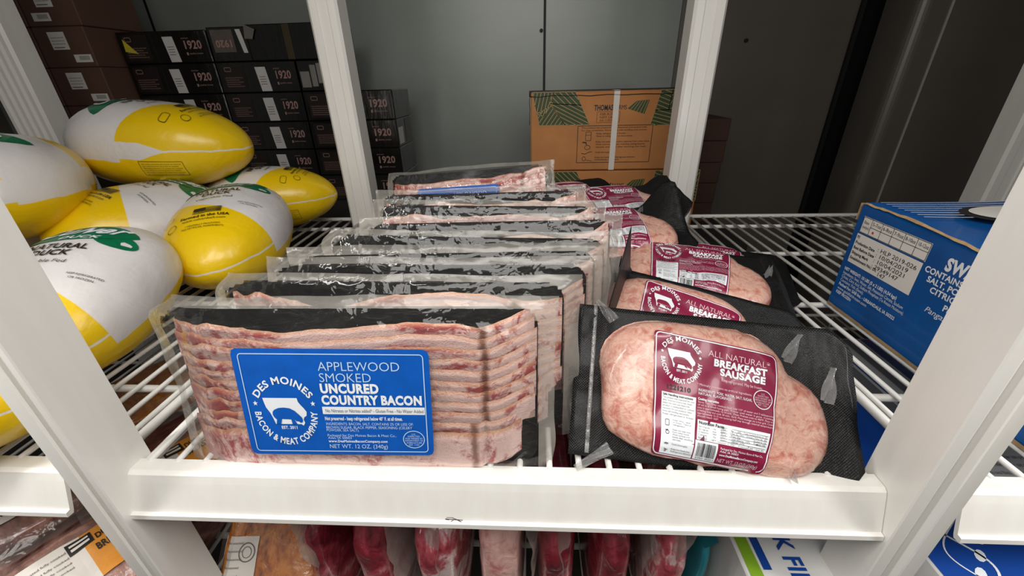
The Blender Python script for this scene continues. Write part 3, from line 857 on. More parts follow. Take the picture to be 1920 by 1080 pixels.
def duck_r(s):
    return max(0.0, 1 - abs(s) ** 2.5) ** .58 * (1 - .10 * s)
def duck_top(x, y):
    r = duck_r(x / DL)
    q = max(0.02, 1 - (abs(y) / (DW * r + 1e-6)) ** 2.3)
    return DH * r * q ** .45 + .002 * nz(x * 14, y * 14)
def duck_fn(off):
    return lambda a, b: (-b, a, duck_top(-b, a) + off)      # artwork: a to the right = local +y, b up = local -x
def build_duck():
    root = empty('bagged_duck', (0, 0, 0))
    V = []; F = []; ns, na = 44, 40
    for i in range(ns + 1):
        s = -math.cos(math.pi * i / ns); r = max(duck_r(s), .0)
        for a in range(na):
            t = 2 * math.pi * a / na; c, q = math.cos(t), math.sin(t)
            y = DW * r * math.copysign(abs(c) ** .87, c); z = DH * r * math.copysign(abs(q) ** .9, q)
            p = Vector((DL * s, y, z)); w = 1 + .045 * nz(p.x * 9, p.y * 9, p.z * 9 + 4) + .012 * nz(p.x * 34, p.y * 34, p.z * 34)
            V.append((p.x, p.y * w, p.z * w))
    for i in range(ns):
        for a in range(na): F.append((i * na + a, i * na + (a + 1) % na, (i + 1) * na + (a + 1) % na, (i + 1) * na + a))
    body = fix_normals(mesh_obj('bag', V, F, DUCK, root, True))
    # sample the real surface for the print
    from mathutils.bvhtree import BVHTree
    bv = BVHTree.FromPolygons([Vector(p) for p in V], F)
    def drape(off):
        def fn(a, b):
            hit = bv.ray_cast(Vector((-b, a, .2)), Vector((0, 0, -1)))
            if hit[0] is None: return (-b, a, 0)
            return tuple(hit[0] + hit[1] * off)
        return fn
    # green leaf with brush-script name
    leaf = Ink(); n = 28; pts = []
    for i in range(n + 1):
        t = i / n; x = -.066 + .132 * t
        hw_ = .026 * math.sin(math.pi * min(1, t * 1.0)) ** .6
        up = .060 + .006 * math.sin(t * 4) + .020 * (t - .5)
        pts.append(((x, up - hw_), (x, up + hw_)))
    v = []; f = []
    for i, (lo, hi) in enumerate(pts):
        for k in range(5):
            v.append((lo[0], lo[1] + (hi[1] - lo[1]) * k / 4))
    for i in range(n):
        for k in range(4): f.append((i * 5 + k, (i + 1) * 5 + k, (i + 1) * 5 + k + 1, i * 5 + k + 1))
    leaf.add(v, f); leaf.ellipse(.050, .047, .024, .015, 20, -.3)
    em = leaf.obj('green_emblem', drape(.0012), GREEN, body)
    Ink().text('Culver', -.046, .050, .050, .024, 1, .35, .12).text('DUCK', -.010, .034, .040, .007, 1, .2, .1).obj('white_script', drape(.0020), PW, body)
    K = Ink(); K.text('NATURAL', -.034, .036, .018, .011, 1); K.text('DUCK', -.020, .024, .003, .011, 1)
    K.text('Vegetable Fed', -.026, .030, -.012, .006)
    # flag and small text on the yellow end
    FL = Ink()
    for k in range(7): FL.rect(-.001, -.047 - .0022 * k, .022, -.0458 - .0022 * k, 3, 1)
    FL.rect(-.018, -.0545, -.001, -.0458, 3, 2)
    for k in range(3): FL.rect(-.018, -.0568 - .0022 * k, -.001, -.0556 - .0022 * k, 3, 1)
    FL.obj('flag_print', drape(.0016), DUCKK, body)
    K.text('Farmed in the USA', -.034, .034, -.0700, .0055, 1); K.text('www.culverduck.com', -.030, .030, -.0775, .0045)
    K.text('* MINIMALLY PROCESSED', -.024, .024, -.089, .003); K.text('NO ARTIFICIAL INGREDIENTS', -.028, .028, -.094, .003)
    K.frame(-.066, -.060, -.048, -.048, .004, .0008, 4); K.ring(-.045, -.080, .007, .007, .0008, 18)
    K.text('KEEP REFRIGERATED', .040, .072, -.030, .003); K.text('OR FROZEN', .044, .066, -.036, .003)
    K.obj('black_lettering', drape(.0016), DUCKK, body)
    # instruction panel printed low on the side
    S = Ink(); S.frame(-.03, -.011, .03, .013, .001, .0006, 6)
    for k in range(6): S.text('Safe handling instructions this product was inspected', -.027, .027 - .004 * (k % 2), .008 - .0035 * k, .0018)
    def side(a, b):
        hit = bv.ray_cast(Vector((.045 + a, -.25, -.026 + b)), Vector((0, 1, 0)))
        return tuple(hit[0] + hit[1] * .0010) if hit[0] is not None else (.045 + a, -.09, -.03 + b)
    S.obj('instruction_panel', side, DUCKK, body)
    return root
def copy_tree(o, parent=None):
    c = o.copy(); COL.objects.link(c); c.parent = parent
    for ch in list(o.children): copy_tree(ch, c)
    return c
duck0 = build_duck()
DUCKS = [((-.735, .835, .200), (0, 4, 4), 1.10, 'bagged duck on top of the pile, lying sideways with yellow end to the right'),
         ((-.815, .605, .172), (0, 3, 122), 1.05, 'bagged duck at left edge, white upper half and yellow underside'),
         ((-.690, .690, .082), (-4, -6, -108), .98, 'bagged duck with flag print in the middle of the pile, yellow end forward'),
         ((-.515, .650, .074), (4, 6, -70), .96, 'bagged duck right of the middle one, white seam crossing its yellow end'),
         ((-.583, .893, .076), (0, 0, 12), .92, 'bagged duck at the back beside the rear upright'),
         ((-.552, .418, .070), (0, 12, -80), .90, 'nearest bagged duck, large white top with green emblem'),
         ((-.900, .640, .070), (0, 0, -95), .95, 'bagged duck low at left, glimpsed under the upper left duck'),
         ((-.545, .262, .060), (0, 0, 8), .80, 'bagged duck behind the left front upright, only yellow showing')]
for i, (loc, rot, k, lb) in enumerate(DUCKS):
    d = duck0 if i == 0 else copy_tree(duck0)
    d.location = loc; d.rotation_euler = tuple(math.radians(a) for a in rot); d.scale = (k, k, k)
    tag(d, lb, 'bagged duck', 'pile of bagged ducks')

# ------------------------------------------------------------------ stack of black cartons
def m_blackcard():
    n = NT('black_glossy_carton'); co = obj_coord(n)
    st = n.noise(n.n('ShaderNodeMapping', {0: co, 3: (90, 90, 12)}).outputs[0], 1.0, 4)
    return n.done(n.bsdf(lin((12, 11, 11)), 0.22, Normal=n.bump(n.math('ADD', st, n.math('MULTIPLY', n.noise(co, 9, 3), 3.0)), 0.35, 0.004), Coat_Weight=0.5, Coat_Roughness=0.2))
BCARD = m_blackcard()
TAN = plain('tan_print', (164, 128, 120), 0.4, 0.05)
GOLD = plain('worn_gold_print', (176, 150, 84), 0.4, 0.1)
PANEL = plain('dark_brown_print', (34, 26, 24), 0.35, 0.15, 40)
STICK = plain('carton_sticker', (206, 202, 200), 0.5, 0.04)
YEL = plain('yellow_sticker', (206, 190, 40), 0.5, 0.05)
def carton(name, x0, x1, y0, y1, z0, z1, mat, label, group, rz=0.0, b=.002, cat='carton'):
    cx, cy = (x0 + x1) / 2, (y0 + y1) / 2
    root = empty(name, (cx, cy, z0), (0, 0, rz), label, cat, group)
    hx, hy = (x1 - x0) / 2, (y1 - y0) / 2
    body = box('body', -hx, hx, -hy, hy, 0.0004, z1 - z0 - .0004, mat, root, b)
    # lid seam: the upper flap stands slightly proud
    return root, body, hx, hy, z1 - z0
def front_fn(hx, hy, off):           # artwork x from left edge, y from bottom
    return lambda a, b: (-hx + a, -hy - off, b)
def print_1920(root, hx, hy, h, seed, sticker=True, right_side=False):
    r = random.Random(seed); W = 2 * hx
    f1, f2, f3 = front_fn(hx, hy, .0004), front_fn(hx, hy, .0007), front_fn(hx, hy, .0010)
    Ink().rect(.012, h * .10, W * .34, h * .90).obj('printed_panel', f1, PANEL, root)
    T = Ink()
    for k in range(5): T.text('meats and natural provisions hand made', .018, W * .30 - .01 * (k % 2), h * (.48 - k * .07), .0032)
    T.frame(.022, h * .70, .040, h * .82, .002, .0012, 6)
    T.obj('small_lettering', f2, TAN, root)
    N = Ink().text('1920', W * .72, W * .93, h * .44, h * .24, 1); N.text('premium', W * .72, W * .80, h * .74, h * .05)
    N.rect(W * .735, h * .24, W * .755, h * .33); N.text('quality meats', W * .765, W * .92, h * .27, h * .05)
    N.obj('lettering', f2, TAN, root)
    if sticker:
        sx = W * (.46 + .06 * r.random())
        Ink().quad([(sx + .006, h * .04), (sx + .036, h * .04), (sx + .030, h * .82), (sx, h * .82)]).obj('shipping_sticker', f2, STICK, root)
        L = Ink()
        for k in range(4): L.rect(sx + .008, h * (.50 - k * .08), sx + .026, h * (.52 - k * .08))
        L.obj('sticker_print', f3, PGREY, root)
GB = 'black cartons stacked against the back wall'
CH = .0783; rows_word = ['top row', 'second row', 'third row', 'fourth row', 'fifth row', 'sixth row']
for c, (x0, x1, nm) in enumerate(((-1.145, -.889, 'left column'), (-.886, -.660, 'middle column'), (-.656, -.396, 'right column beside the rear upright'))):
    for k in range(6):
        if c == 1 and k == 0 or c == 2 and k < 2: continue
        z1 = .442 - k * CH
        root, body, hx, hy, h = carton('black_carton', x0, x1, 1.270, 1.436, z1 - CH, z1, BCARD, 'black carton reading 1920, %s of the %s' % (rows_word[k], nm), GB)
        print_1920(root, hx, hy, h, c * 10 + k, not (c == 2))
        if c == 0 and k == 0:
            Ink().poly([(.014, h * .40), (.050, h * .32), (.016, h * .78)]).obj('torn_yellow_sticker', front_fn(hx, hy, .0006), YEL, root)
        if c == 2 and k == 3:      # side stickers
            for yy, ww in ((-.075, .05), (.0, .06)):
                Ink().rect(yy, h * .1, yy + ww, h * (.7 if yy < 0 else .95)).obj('side_sticker', lambda a, b, hx=hx: (hx + .0006, a, b), STICK if yy < 0 else PGREY, root)
root, body, hx, hy, h = carton('black_carton', -.886, -.775, 1.272, 1.436, .442 - CH, .447, BCARD, 'upside-down black carton with a narrow white sticker, top row', GB)
Ink().rect(.010, h * .28, .072, h * .92).obj('printed_panel', front_fn(hx, hy, .0005), plain('grey_worn_panel', (92, 84, 76), .4, .2, 60), root)
N = Ink().text('1920', 0, .05, 0, .016, 1); N.v = [(.068 - a, h * .62 - b) for a, b in N.v]
N.obj('lettering', front_fn(hx, hy, .0009), TAN, root)
Ink().quad([(.092, h * .25), (.104, h * .25), (.096, h * .92), (.082, h * .92)]).obj('shipping_sticker', front_fn(hx, hy, .0009), STICK, root)
root, body, hx, hy, h = carton('black_carton', -.770, -.545, 1.262, 1.430, .442 - CH, .450, BCARD, 'plain black carton with a brown tape strip, top row right', GB, -2)
Ink().rect(.105, .002, .125, h - .002).obj('brown_tape', front_fn(hx, hy, .0006), plain('brown_tape', (66, 54, 34), .3, .1), root)
Ink().quad([(-.004, h * .62), (.018, h * .60), (.030, h * .86), (.002, h * 1.0)]).obj('torn_flap', front_fn(hx, hy, .004), plain('torn_card', (110, 106, 100), .6, .1), root)
root, body, hx, hy, h = carton('black_carton', -.656, -.560, 1.272, 1.436, .442 - 2 * CH, .442 - CH, BCARD, 'narrow end of a black carton covered in grey stickers, second row', GB)
for a, b, c_, d in ((.006, .010, .032, .050), (.036, .012, .052, .066), (.055, .02, .085, .070)):
    Ink().rect(a, b, c_, d).obj('grey_sticker', front_fn(hx, hy, .0006), plain('grey_sticker', (128, 124, 118), .5, .12), root)

# ------------------------------------------------------------------ stack of brown cartons at the far left
def m_card(name, rgb):
    n = NT(name); co = obj_coord(n)
    fib = n.noise(n.n('ShaderNodeMapping', {0: co, 3: (30, 30, 160)}).outputs[0], 1.0, 4)
    c0 = lin(rgb); c = n.mix(n.n('ShaderNodeMapRange', {0: n.noise(co, 14, 4), 1: .3, 2: .7}).outputs[0], tuple(v * .86 for v in c0[:3]) + (1,), tuple(v * 1.08 for v in c0[:3]) + (1,))
    return n.done(n.bsdf(c, 0.75, Normal=n.bump(fib, .12)))
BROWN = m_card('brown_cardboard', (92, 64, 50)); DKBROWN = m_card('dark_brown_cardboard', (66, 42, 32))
for k in range(6):
    for c, (x0, x1) in enumerate(((-1.302, -1.158), (-1.450, -1.306), (-1.600, -1.454))):
        if c == 2 and k > 2: continue
        z1 = .639 - k * .094; sh = (-.006, .002, -.003, 0, .004, 0)[k] if c == 0 else 0
        root, body, hx, hy, h = carton('brown_carton', x0, x1 + min(sh, 0), 1.20, 1.39, z1 - .094, z1, BROWN,
                                       'brown carton with white labels, %s of the %s column at far left' % (rows_word[k], ('right', 'middle', 'left')[c]), 'brown cartons stacked at far left')
        r = random.Random(k * 7 + c)
        a, b = .036 + .02 * r.random(), .042
        Ink().rect(a, b, a + .046, b + .040).obj('square_label', front_fn(hx, hy, .0005), PAPER, root)
        L = Ink()
        for q in range(3): L.text('meat product keep frozen', a + .004, a + .040, b + .026 - q * .007, .003)
        L.rect(a + .004, b + .004, a + .034, b + .006); 
        e = .020 if r.random() < .4 else .086
        Ink().rect(e, .012, e + .048, .030).obj('barcode_label', front_fn(hx, hy, .0005), PAPER, root)
        q = e + .014
        while q < e + .042: L.rect(q, .017, q + .0016, .027); q += .0032
        L.obj('label_print', front_fn(hx, hy, .0009), PGREY, root)

# ------------------------------------------------------------------ brown cartons with green pattern
KRAFT = m_card('kraft_cardboard', (186, 124, 70)); GRN = plain('dark_green_print', (52, 72, 40), .55, .12, 40); KL = plain('tan_line_print', (176, 142, 92), .6, .05)
STRAP = plain('white_strapping', (214, 206, 196), .35, .05)
def hatch(poly, step, ang, w, ink):
    """tan line work clipped to a convex polygon"""
    d = Vector((math.cos(ang), math.sin(ang))); nrm = Vector((-d.y, d.x))
    ps = [Vector(p) for p in poly]; lo = min(p.dot(nrm) for p in ps); hi = max(p.dot(nrm) for p in ps)
    t = lo + step * .5
    while t < hi:
        xs = []
        for a, b in zip(ps, ps[1:] + ps[:1]):
            da, db = a.dot(nrm) - t, b.dot(nrm) - t
            if da * db < 0: xs.append((a + (b - a) * (da / (da - db))).dot(d))
        if len(xs) >= 2: ink.line(tuple(d * min(xs) + nrm * t), tuple(d * max(xs) + nrm * t), w)
        t += step
def split_hatch(poly, ink, spec):
    """poly cut into sub-quads between two chains"""
    for quad, st, an in spec:
        hatch(quad, st, an, .0016, ink)
        for a, b in zip(quad, quad[1:] + quad[:1]): ink.line(a, b, .0016)
def pattern_carton(x0, x1, z0, z1, label, dx, dz, cut):
    root, body, hx, hy, h = carton('patterned_carton', x0, x1, 1.15, 1.305, z0, z1, KRAFT, label, 'brown cartons with green pattern', b=.003)
    f1, f2, f3 = front_fn(hx, hy, .0005), front_fn(hx, hy, .0009), front_fn(hx, hy, .0014)
    def P(x, z): return (x - x0 + dx, z - .077 + dz)
    left = [P(0.000, .2715), P(.109, .2715), P(.149, .193), P(.018, .193)]
    xr = x1 - x0
    right = [P(.321, .2715), (xr - .001, P(0, .2715)[1]), (xr - .001, P(0, .189)[1]), P(.303, .189)]
    Ink().poly(left).obj('green_panel', f1, GRN, root); Ink().poly(right).obj('green_panel', f1, GRN, root)
    ln = Ink()
    m1, m2 = P(.055, .2715), P(.062, .193)
    split_hatch(None, ln, [([left[0], m1, P(.030, .215), P(.010, .222)], .009, 1.35), ([m1, left[1], P(.125, .240), P(.045, .245)], .010, -.75),
                           ([P(.045, .245), P(.125, .240), left[2], P(.085, .193)], .0085, -.45), ([P(.012, .222), P(.050, .240), P(.085, .193), left[3]], .009, .95)])
    split_hatch(None, ln, [([right[0], P(.350, .2715), P(.345, .225), P(.312, .225)], .009, -.35), ([P(.350, .2715), right[1], (xr - .001, P(0, .225)[1]), P(.345, .225)], .009, 1.0),
                           ([P(.312, .225), (xr - .001, P(0, .225)[1]), right[2], right[3]], .0085, -.25)])
    ln.obj('tan_line_pattern', f2, KL, root)
    T = Ink().text('THOMAS', *[P(.158, 0)[0], P(.206, 0)[0]], P(0, .227)[1], .0125, 1); T.text('FARMS', P(.207, 0)[0], P(.240, 0)[0], P(0, .228)[1], .0105)
    T.obj('lettering', f2, PK, root)
    Ink().poly([P(.242, .230), P(.263, .247), P(.2955, .2495), P(.286, .2165)]).obj('leaf_logo', f1, GRN, root)
    lg = Ink()
    for k in range(5): lg.line(P(.250 + .008 * k, .228 - .0025 * k), P(.266 + .0065 * k, .246 + .0006 * k), .0012)
    lg.obj('logo_lines', f2, KL, root)
    C = Ink().frame(P(.166, 0)[0], P(0, .198)[1], P(.224, 0)[0], P(0, .2235)[1], .001, .0008, 6)
    for k in range(3): C.text(('K8R 8US', 'NET LB', 'AA 11024')[k], P(.173, 0)[0], P(.206, 0)[0], P(0, .2155 - .0075 * k)[1], .005)
    C.obj('stencil_print', f2, plain('brown_stencil', (96, 66, 38), .6, .05), root)
    if cut is None:
        I = Ink().frame(P(.119, 0)[0], P(0, .098)[1], P(.311, 0)[0], P(0, .1905)[1], .0005, .0014, 8)
        for k, s_ in enumerate(('This product was prepared from inspected and passed meat', 'For your protection, follow these safe handling instructions')): I.text(s_, P(.128, 0)[0], P(.296, 0)[0], P(0, .184 - .0065 * k)[1], .0036)
        for t, s_, e in ((.1695, 'Keep refrigerated or frozen.', .245), (.1630, 'Thaw in refrigerator or microwave.', .262), (.1490, 'Keep raw meat and poultry separate from other foods.', .308), (.1425, 'Wash working surfaces including cutting boards,', .296), (.1360, 'utensils, and hands after touching raw meat.', .300), (.1225, 'Cook thoroughly.', .210), (.1095, 'Keep hot foods hot. Refrigerate leftovers', .274), (.1035, 'immediately or discard.', .232)):
            I.text(s_, P(.167, 0)[0], P(e, 0)[0], P(0, t)[1], .0038)
        a, b = P(.140, .154); I.frame(a, b, a + .014, b + .021, .001, .0012, 6); I.line((a, b + .014), (a + .014, b + .014), .001)
        a, b = P(.146, .137); I.ring(a, b, .008, .006, .0012, 16); I.line((a - .014, b + .013), (a - .003, b + .012), .003); I.line((a - .005, b + .012), (a - .002, b + .006), .002)
        a, b = P(.131, .122); I.path([(a, b), (a + .010, b - .002), (a + .020, b + .003), (a + .028, b + .004)], .0015)
        a, b = P(.138, .108); I.ring(a, b, .005, .006, .0012, 14); I.line((a + .004, b - .003), (a + .022, b - .006), .001)
        I.obj('instruction_panel', f2, plain('brown_black_print', (48, 34, 26), .6, .05), root)
        s0, s1 = P(.2054, 0)[0], P(.2200, 0)[0]
        v, fc, _ = slab_vf(2, 2, lambda s, t: (-hx + s0 + (s1 - s0) * s, -hy - .002, .001 + (h - .002) * t), (0, .0012, 0))
        mesh_obj('strap', v, fc, STRAP, root)
        v, fc, _ = slab_vf(2, 2, lambda s, t: (-hx + s0 + (s1 - s0) * s, -hy - .002 + (2 * hy + .002) * t, h + .0012), (0, 0, -.0008))
        mesh_obj('strap', v, fc, STRAP, root)
        # dark plastic liner hanging over the top edge and left corner
        def lip(s, t):
            x = -hx - .004 + (2 * hx + .006) * s
            return (x, -hy - .0022 + .05 * t, h - .004 - .006 * (1 - t) * (1 + .5 * nz(s * 9, 0)) + .006 * t)
        v, fc, _ = slab_vf(40, 4, lip, (0, 0, .001)); mesh_obj('plastic_liner', v, fc, plain('black_liner', (20, 22, 20), .35, .1), root, True)
        v, fc, _ = slab_vf(2, 8, lambda s, t: (-hx - .0035 + .002 * nz(t * 5, 1), -hy + .03 * s, h - .002 - .075 * t), (.0012, 0, 0)); mesh_obj('plastic_liner', v, fc, plain('black_liner', (20, 22, 20), .35, .1), root, True)
    else:
        S = Ink(); q = [(-.07, h * .05), (.07, h * .05), (.07, h * .95), (-.07, h * .95)]; S.poly(q)
        S.obj('green_panel', lambda a, b: (hx + .0005, a, b), GRN, root)
        S = Ink(); hatch(q, .010, .6, .0016, S); hatch([(-.07, h * .05), (0, h * .05), (0, h * .95), (-.07, h * .95)], .012, -.9, .0016, S)
        S.obj('tan_line_pattern', lambda a, b: (hx + .0009, a, b), KL, root)
    return root
pattern_carton(-.004, .388, .077, .272, 'strapped brown carton with green pattern, upper of the two', .004 - .004, 0, None)
pattern_carton(.010, .452, -.128, .0755, 'brown carton with green pattern, lower, behind the rear sausage packs', .012, .008, 1)
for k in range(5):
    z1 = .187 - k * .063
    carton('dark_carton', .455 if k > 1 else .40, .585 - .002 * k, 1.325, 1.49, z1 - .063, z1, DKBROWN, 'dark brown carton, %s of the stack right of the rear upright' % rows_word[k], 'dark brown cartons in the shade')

# ------------------------------------------------------------------ blue carton of fish on the right shelf
def m_bluecard():
    n = NT('blue_printed_carton'); co = obj_coord(n)
    c = n.mix(n.n('ShaderNodeMapRange', {0: n.noise(co, 18, 5), 1: .3, 2: .7}).outputs[0], lin((4, 74, 140)), lin((8, 90, 164)))
    return n.done(n.bsdf(c, .38, Normal=n.bump(n.noise(co, 25, 4), .1, .004), Coat_Weight=.15))
BLUEC = m_bluecard(); RAW = plain('raw_cardboard_edge', (170, 138, 96), .8, .15, 90)
bx0, bx1, by0, by1, bh = .425, .70, .262, .541, .146
rootb = empty('blue_carton', ((bx0 + bx1) / 2, (by0 + by1) / 2, .0032), (0, 0, 0), 'blue printed carton of frozen fish at right, date label facing the sausages', 'carton')
hx, hy = (bx1 - bx0) / 2, (by1 - by0) / 2
def bluebody(s, t): pass
V, F = box_vf(-hx, hx, -hy, hy, 0, bh, .0025); V = [(x, y, z - (.012 * smooth(.10, -.14, y) * (1 if x < 0 else .4) if z > .1 else 0) + (.003 * math.cos(y * 9) if z > .1 else 0)) for x, y, z in V]
fix_normals(mesh_obj('body', V, F, BLUEC, rootb))
def bl(off): return lambda a, b: (-hx - off, hy - a, b)
P = Ink().rect(.012, .1115, .1125, .1325).rect(.011, .0700, .1115, .1095); P.obj('date_label', bl(.0005), PAPER, rootb)
K = Ink()
K.frame(.0128, .1122, .1118, .1318, .0003, .0007, 6); K.line((.0275, .1219), (.1118, .1219), .0006)
for k in range(6):
    x = .0275 + .01686 * k
    if k < 5: K.line((x, .1122), (x, .1318), .0006)
for k, s_ in enumerate(('5-7oz', '6-8oz', '7-9oz', '8-10oz', '10-12oz')): K.text(s_, .0290 + .01686 * k, .0290 + .01686 * k + .0138, .1248, .0042)
K.text('Size', .0150, .0235, .1240, .0034); K.text('(oz/pc)', .0145, .0265, .1180, .0034)
for t, a, b in ((.1035, 'PO', ''), (.0965, 'Production Date', ': HLP 2019-026'), (.0895, 'Best Before Date', ': 10/04/2019'), (.0825, 'Shipping Mark', ': 10/04/2021'), (.0755, 'Establishment No.: DL', '')):
    K.text(a, .0130, .0130 + .0020 * len(a) * 1.12, t, .0036, 1)
for t, b, x in ((.0990, ': HLP 2019-026', .050), (.0920, ': 10/04/2019', .050), (.0850, ': 10/04/2021', .050), (.0780, ': 29349147', .050), (.0718, '147', .062)):
    K.text(b, x, x + .0041 * len(b), t, .0050)
K.obj('label_print', bl(.0009), PK, rootb)
Ink().ellipse(.034, .1170, .0016, .0016, 10).obj('red_dot', bl(.0012), plain('red_ink', (200, 40, 60), .5, .02), rootb)
W = Ink()
for t, s_, e, bd in ((.0580, 'NET WEIGHT: 10 LBS (5 x 2 LBS) (4.54 kgs)', .100, 1), (.0520, 'Ingredients: Swai, Water, Salt, Potassium Citrate, Sodium', .112, 0), (.0465, 'Citrate, Citric Acid, Sodium Phosphate (To Retain Moisture).', .116, 0), (.0410, 'Contains: Fish (Swai).', .055, 0), (.0350, 'Packed For: SAB Inc. - URBANDALE, IA 50322', .108, 1), (.0290, 'www.goldfishfrozen.com', .066, 0), (.0230, 'KEEP FROZEN', .040, 1)):
    W.text(s_, .0110, e, t, .0040, bd)
W.text('SWAI FILLETS', .135, .225, .1130, .0125, 3)
W.text('CONTAINS UP TO 20% WATER', .1160, .235, .1030, .0062, 1); W.text('SALT, POTASSIUM CITRATE', .1230, .232, .0940, .0062, 1)
W.text('CITRIC ACID, SODIUM', .1310, .225, .0850, .0062, 1); W.text('Product of Vietnam', .1520, .225, .0740, .0064, 1); W.text('Pangasius hypophthalmus', .1350, .230, .0640, .0062, 0, .25)
W.obj('white_lettering', bl(.0006), PW, rootb)
# worn raw edges
v, f, _ = grid_vf(40, 2, lambda s, t: (-hx - .0012 + .0060 * t, hy - .004 - (2 * hy - .01) * s, bh - .0006 + .0016 * (1 - abs(t - .5) * 2) + .0012 * nz(s * 22, t) - .012 * smooth(.10, -.14, hy - (2 * hy) * s) + .003 * math.cos((hy - 2 * hy * s) * 9) * .6))
mesh_obj('worn_edge', v, f, RAW, rootb)
v, f, _ = grid_vf(30, 1, lambda s, t: (-hx - .0013, hy - .004 - (2 * hy - .01) * s, .0012 + .0042 * t + .0010 * nz(s * 20, t * 3))); mesh_obj('worn_edge', v, f, RAW, rootb)
v, f, _ = grid_vf(12, 1, lambda s, t: (-hx - .0008 + .004 * t, hy + .0006, bh - .022 + .022 * s + .001 * nz(s * 9, 2))); mesh_obj('worn_corner', v, f, RAW, rootb)
def topz(y): return bh + .0014 + .003 * math.cos(y * 9) - .012 * smooth(.10, -.14, y) * .8
L = Ink()
for k in range(8):
    pts = [(-hx + .016 + i * .026, hy - .008 - k * .0085 - .006 * math.sin(i * .45 + k * .12) - .002 * i * (k - 3) * .12) for i in range(10)]
    L.path(pts, .0016)
L.obj('white_wave_lines', lambda a, b: (a, b, topz(b)), PW, rootb)
Ink().ellipse(-.010, .072, .064, .036, 30).obj('white_oval', lambda a, b: (a, b, topz(b) + .0006), PK, rootb)
Ink().ellipse(-.006, .074, .057, .030, 30).obj('white_oval', lambda a, b: (a, b, topz(b) + .0012), PAPER, rootb)

# ------------------------------------------------------------------ lower level
LOWZ = -.272
for src, lb in ((shelf_mid, 'lower middle wire shelf under the raw meat packs'), (shelf_left, 'lower left wire shelf under the labelled meat packs'), (shelf_right, 'lower right wire shelf under the fish boxes')):
    c = copy_tree(src); c.location.z = LOWZ; c['label'] = lb
    for ch in list(c.children):
        if ch.name.startswith('scuff'): bpy.data.objects.remove(ch)

def m_meat(name, stops, sc_=18.0, dist=1.2, fine=.25):
    n = NT(name); co = obj_coord(n)
    p = n.n('ShaderNodeMapping', {0: co, 3: (1.6, .7, .9)}).outputs[0]
    a = n.noise(p, sc_, 4, .6, dist); b = n.noise(p, sc_ * 6, 4, .6)
    f = n.math('ADD', a, n.math('MULTIPLY', n.math('SUBTRACT', b, .5), fine))
    c = n.ramp(f, stops)
    return n.done(n.bsdf(c, .28, Normal=n.bump(n.noise(co, 60, 3, .5, 1), .5, .005), Coat_Weight=.8, Coat_Roughness=.08))
RED = m_meat('dark_red_meat', [(.30, lin((84, 20, 30))), (.50, lin((136, 40, 52))), (.62, lin((170, 66, 78))), (.75, lin((214, 150, 150)))])
MID = m_meat('marbled_meat', [(.34, lin((146, 48, 62))), (.46, lin((186, 84, 94))), (.54, lin((222, 190, 188))), (.75, lin((230, 206, 202)))])
FATM = m_meat('pale_fat_meat', [(.28, lin((186, 96, 100))), (.40, lin((214, 164, 156))), (.55, lin((228, 184, 174))), (.8, lin((222, 176, 168)))])
ORANGE = m_meat('marinated_meat', [(.30, lin((110, 56, 22))), (.44, lin((186, 104, 36))), (.60, lin((216, 142, 62))), (.78, lin((170, 84, 30)))], 26, .8, .5)
BRN = m_meat('brown_smoked_meat', [(.30, lin((104, 58, 54))), (.48, lin((156, 104, 92))), (.62, lin((190, 144, 130))), (.8, lin((176, 98, 58)))], 22, .8, .4)
def lump(parent, name, mat, wx, wy, wz, seed, e=.45, ax='z'):
    """rounded slab, base at z = 0"""
    V = []; F = []; ns, na = 22, 28
    for i in range(ns + 1):
        p = -math.pi / 2 + math.pi * i / ns; cp, sp = math.cos(p), math.sin(p)
        for a in range(na):
            t = 2 * math.pi * a / na; c, q = math.cos(t), math.sin(t)
            f_ = lambda v_: math.copysign(abs(v_) ** e, v_)
            x, y, z = wx / 2 * f_(cp) * f_(c), wy / 2 * f_(cp) * f_(q), wz / 2 * f_(sp)
            k = 1 + .10 * nz(x * 22 + seed, y * 22, z * 22) + .05 * nz(x * 60, y * 60 + seed, z * 60)
            V.append((x * k, y * k, wz / 2 + z * (1 + .05 * nz(x * 20, y * 20, seed))))
    for i in range(ns):
        for a in range(na): F.append((i * na + a, i * na + (a + 1) % na, (i + 1) * na + (a + 1) % na, (i + 1) * na + a))
    return fix_normals(mesh_obj(name, V, F, mat, parent, True))
MEATS = [(-.222, .030, RED, -6, 'dark red meat pack beside the orange marinated pack, film bunched on top'), (-.168, .050, RED, -2, 'dark red meat pack under the rail below the blue label'),
         (-.100, .053, MID, -1, 'red and white meat pack under the scuffed part of the rail'), (-.034, .053, FATM, 0, 'pale pink fatty meat pack in the middle below the rail'),
         (.026, .043, RED, 0, 'dark red meat pack right of the pale fatty one'), (.082, .045, RED, 1, 'bright red meat pack below the gap between bacon and sausage'), (.138, .040, MID, 2, 'rightmost marbled meat pack beside the teal pouch')]
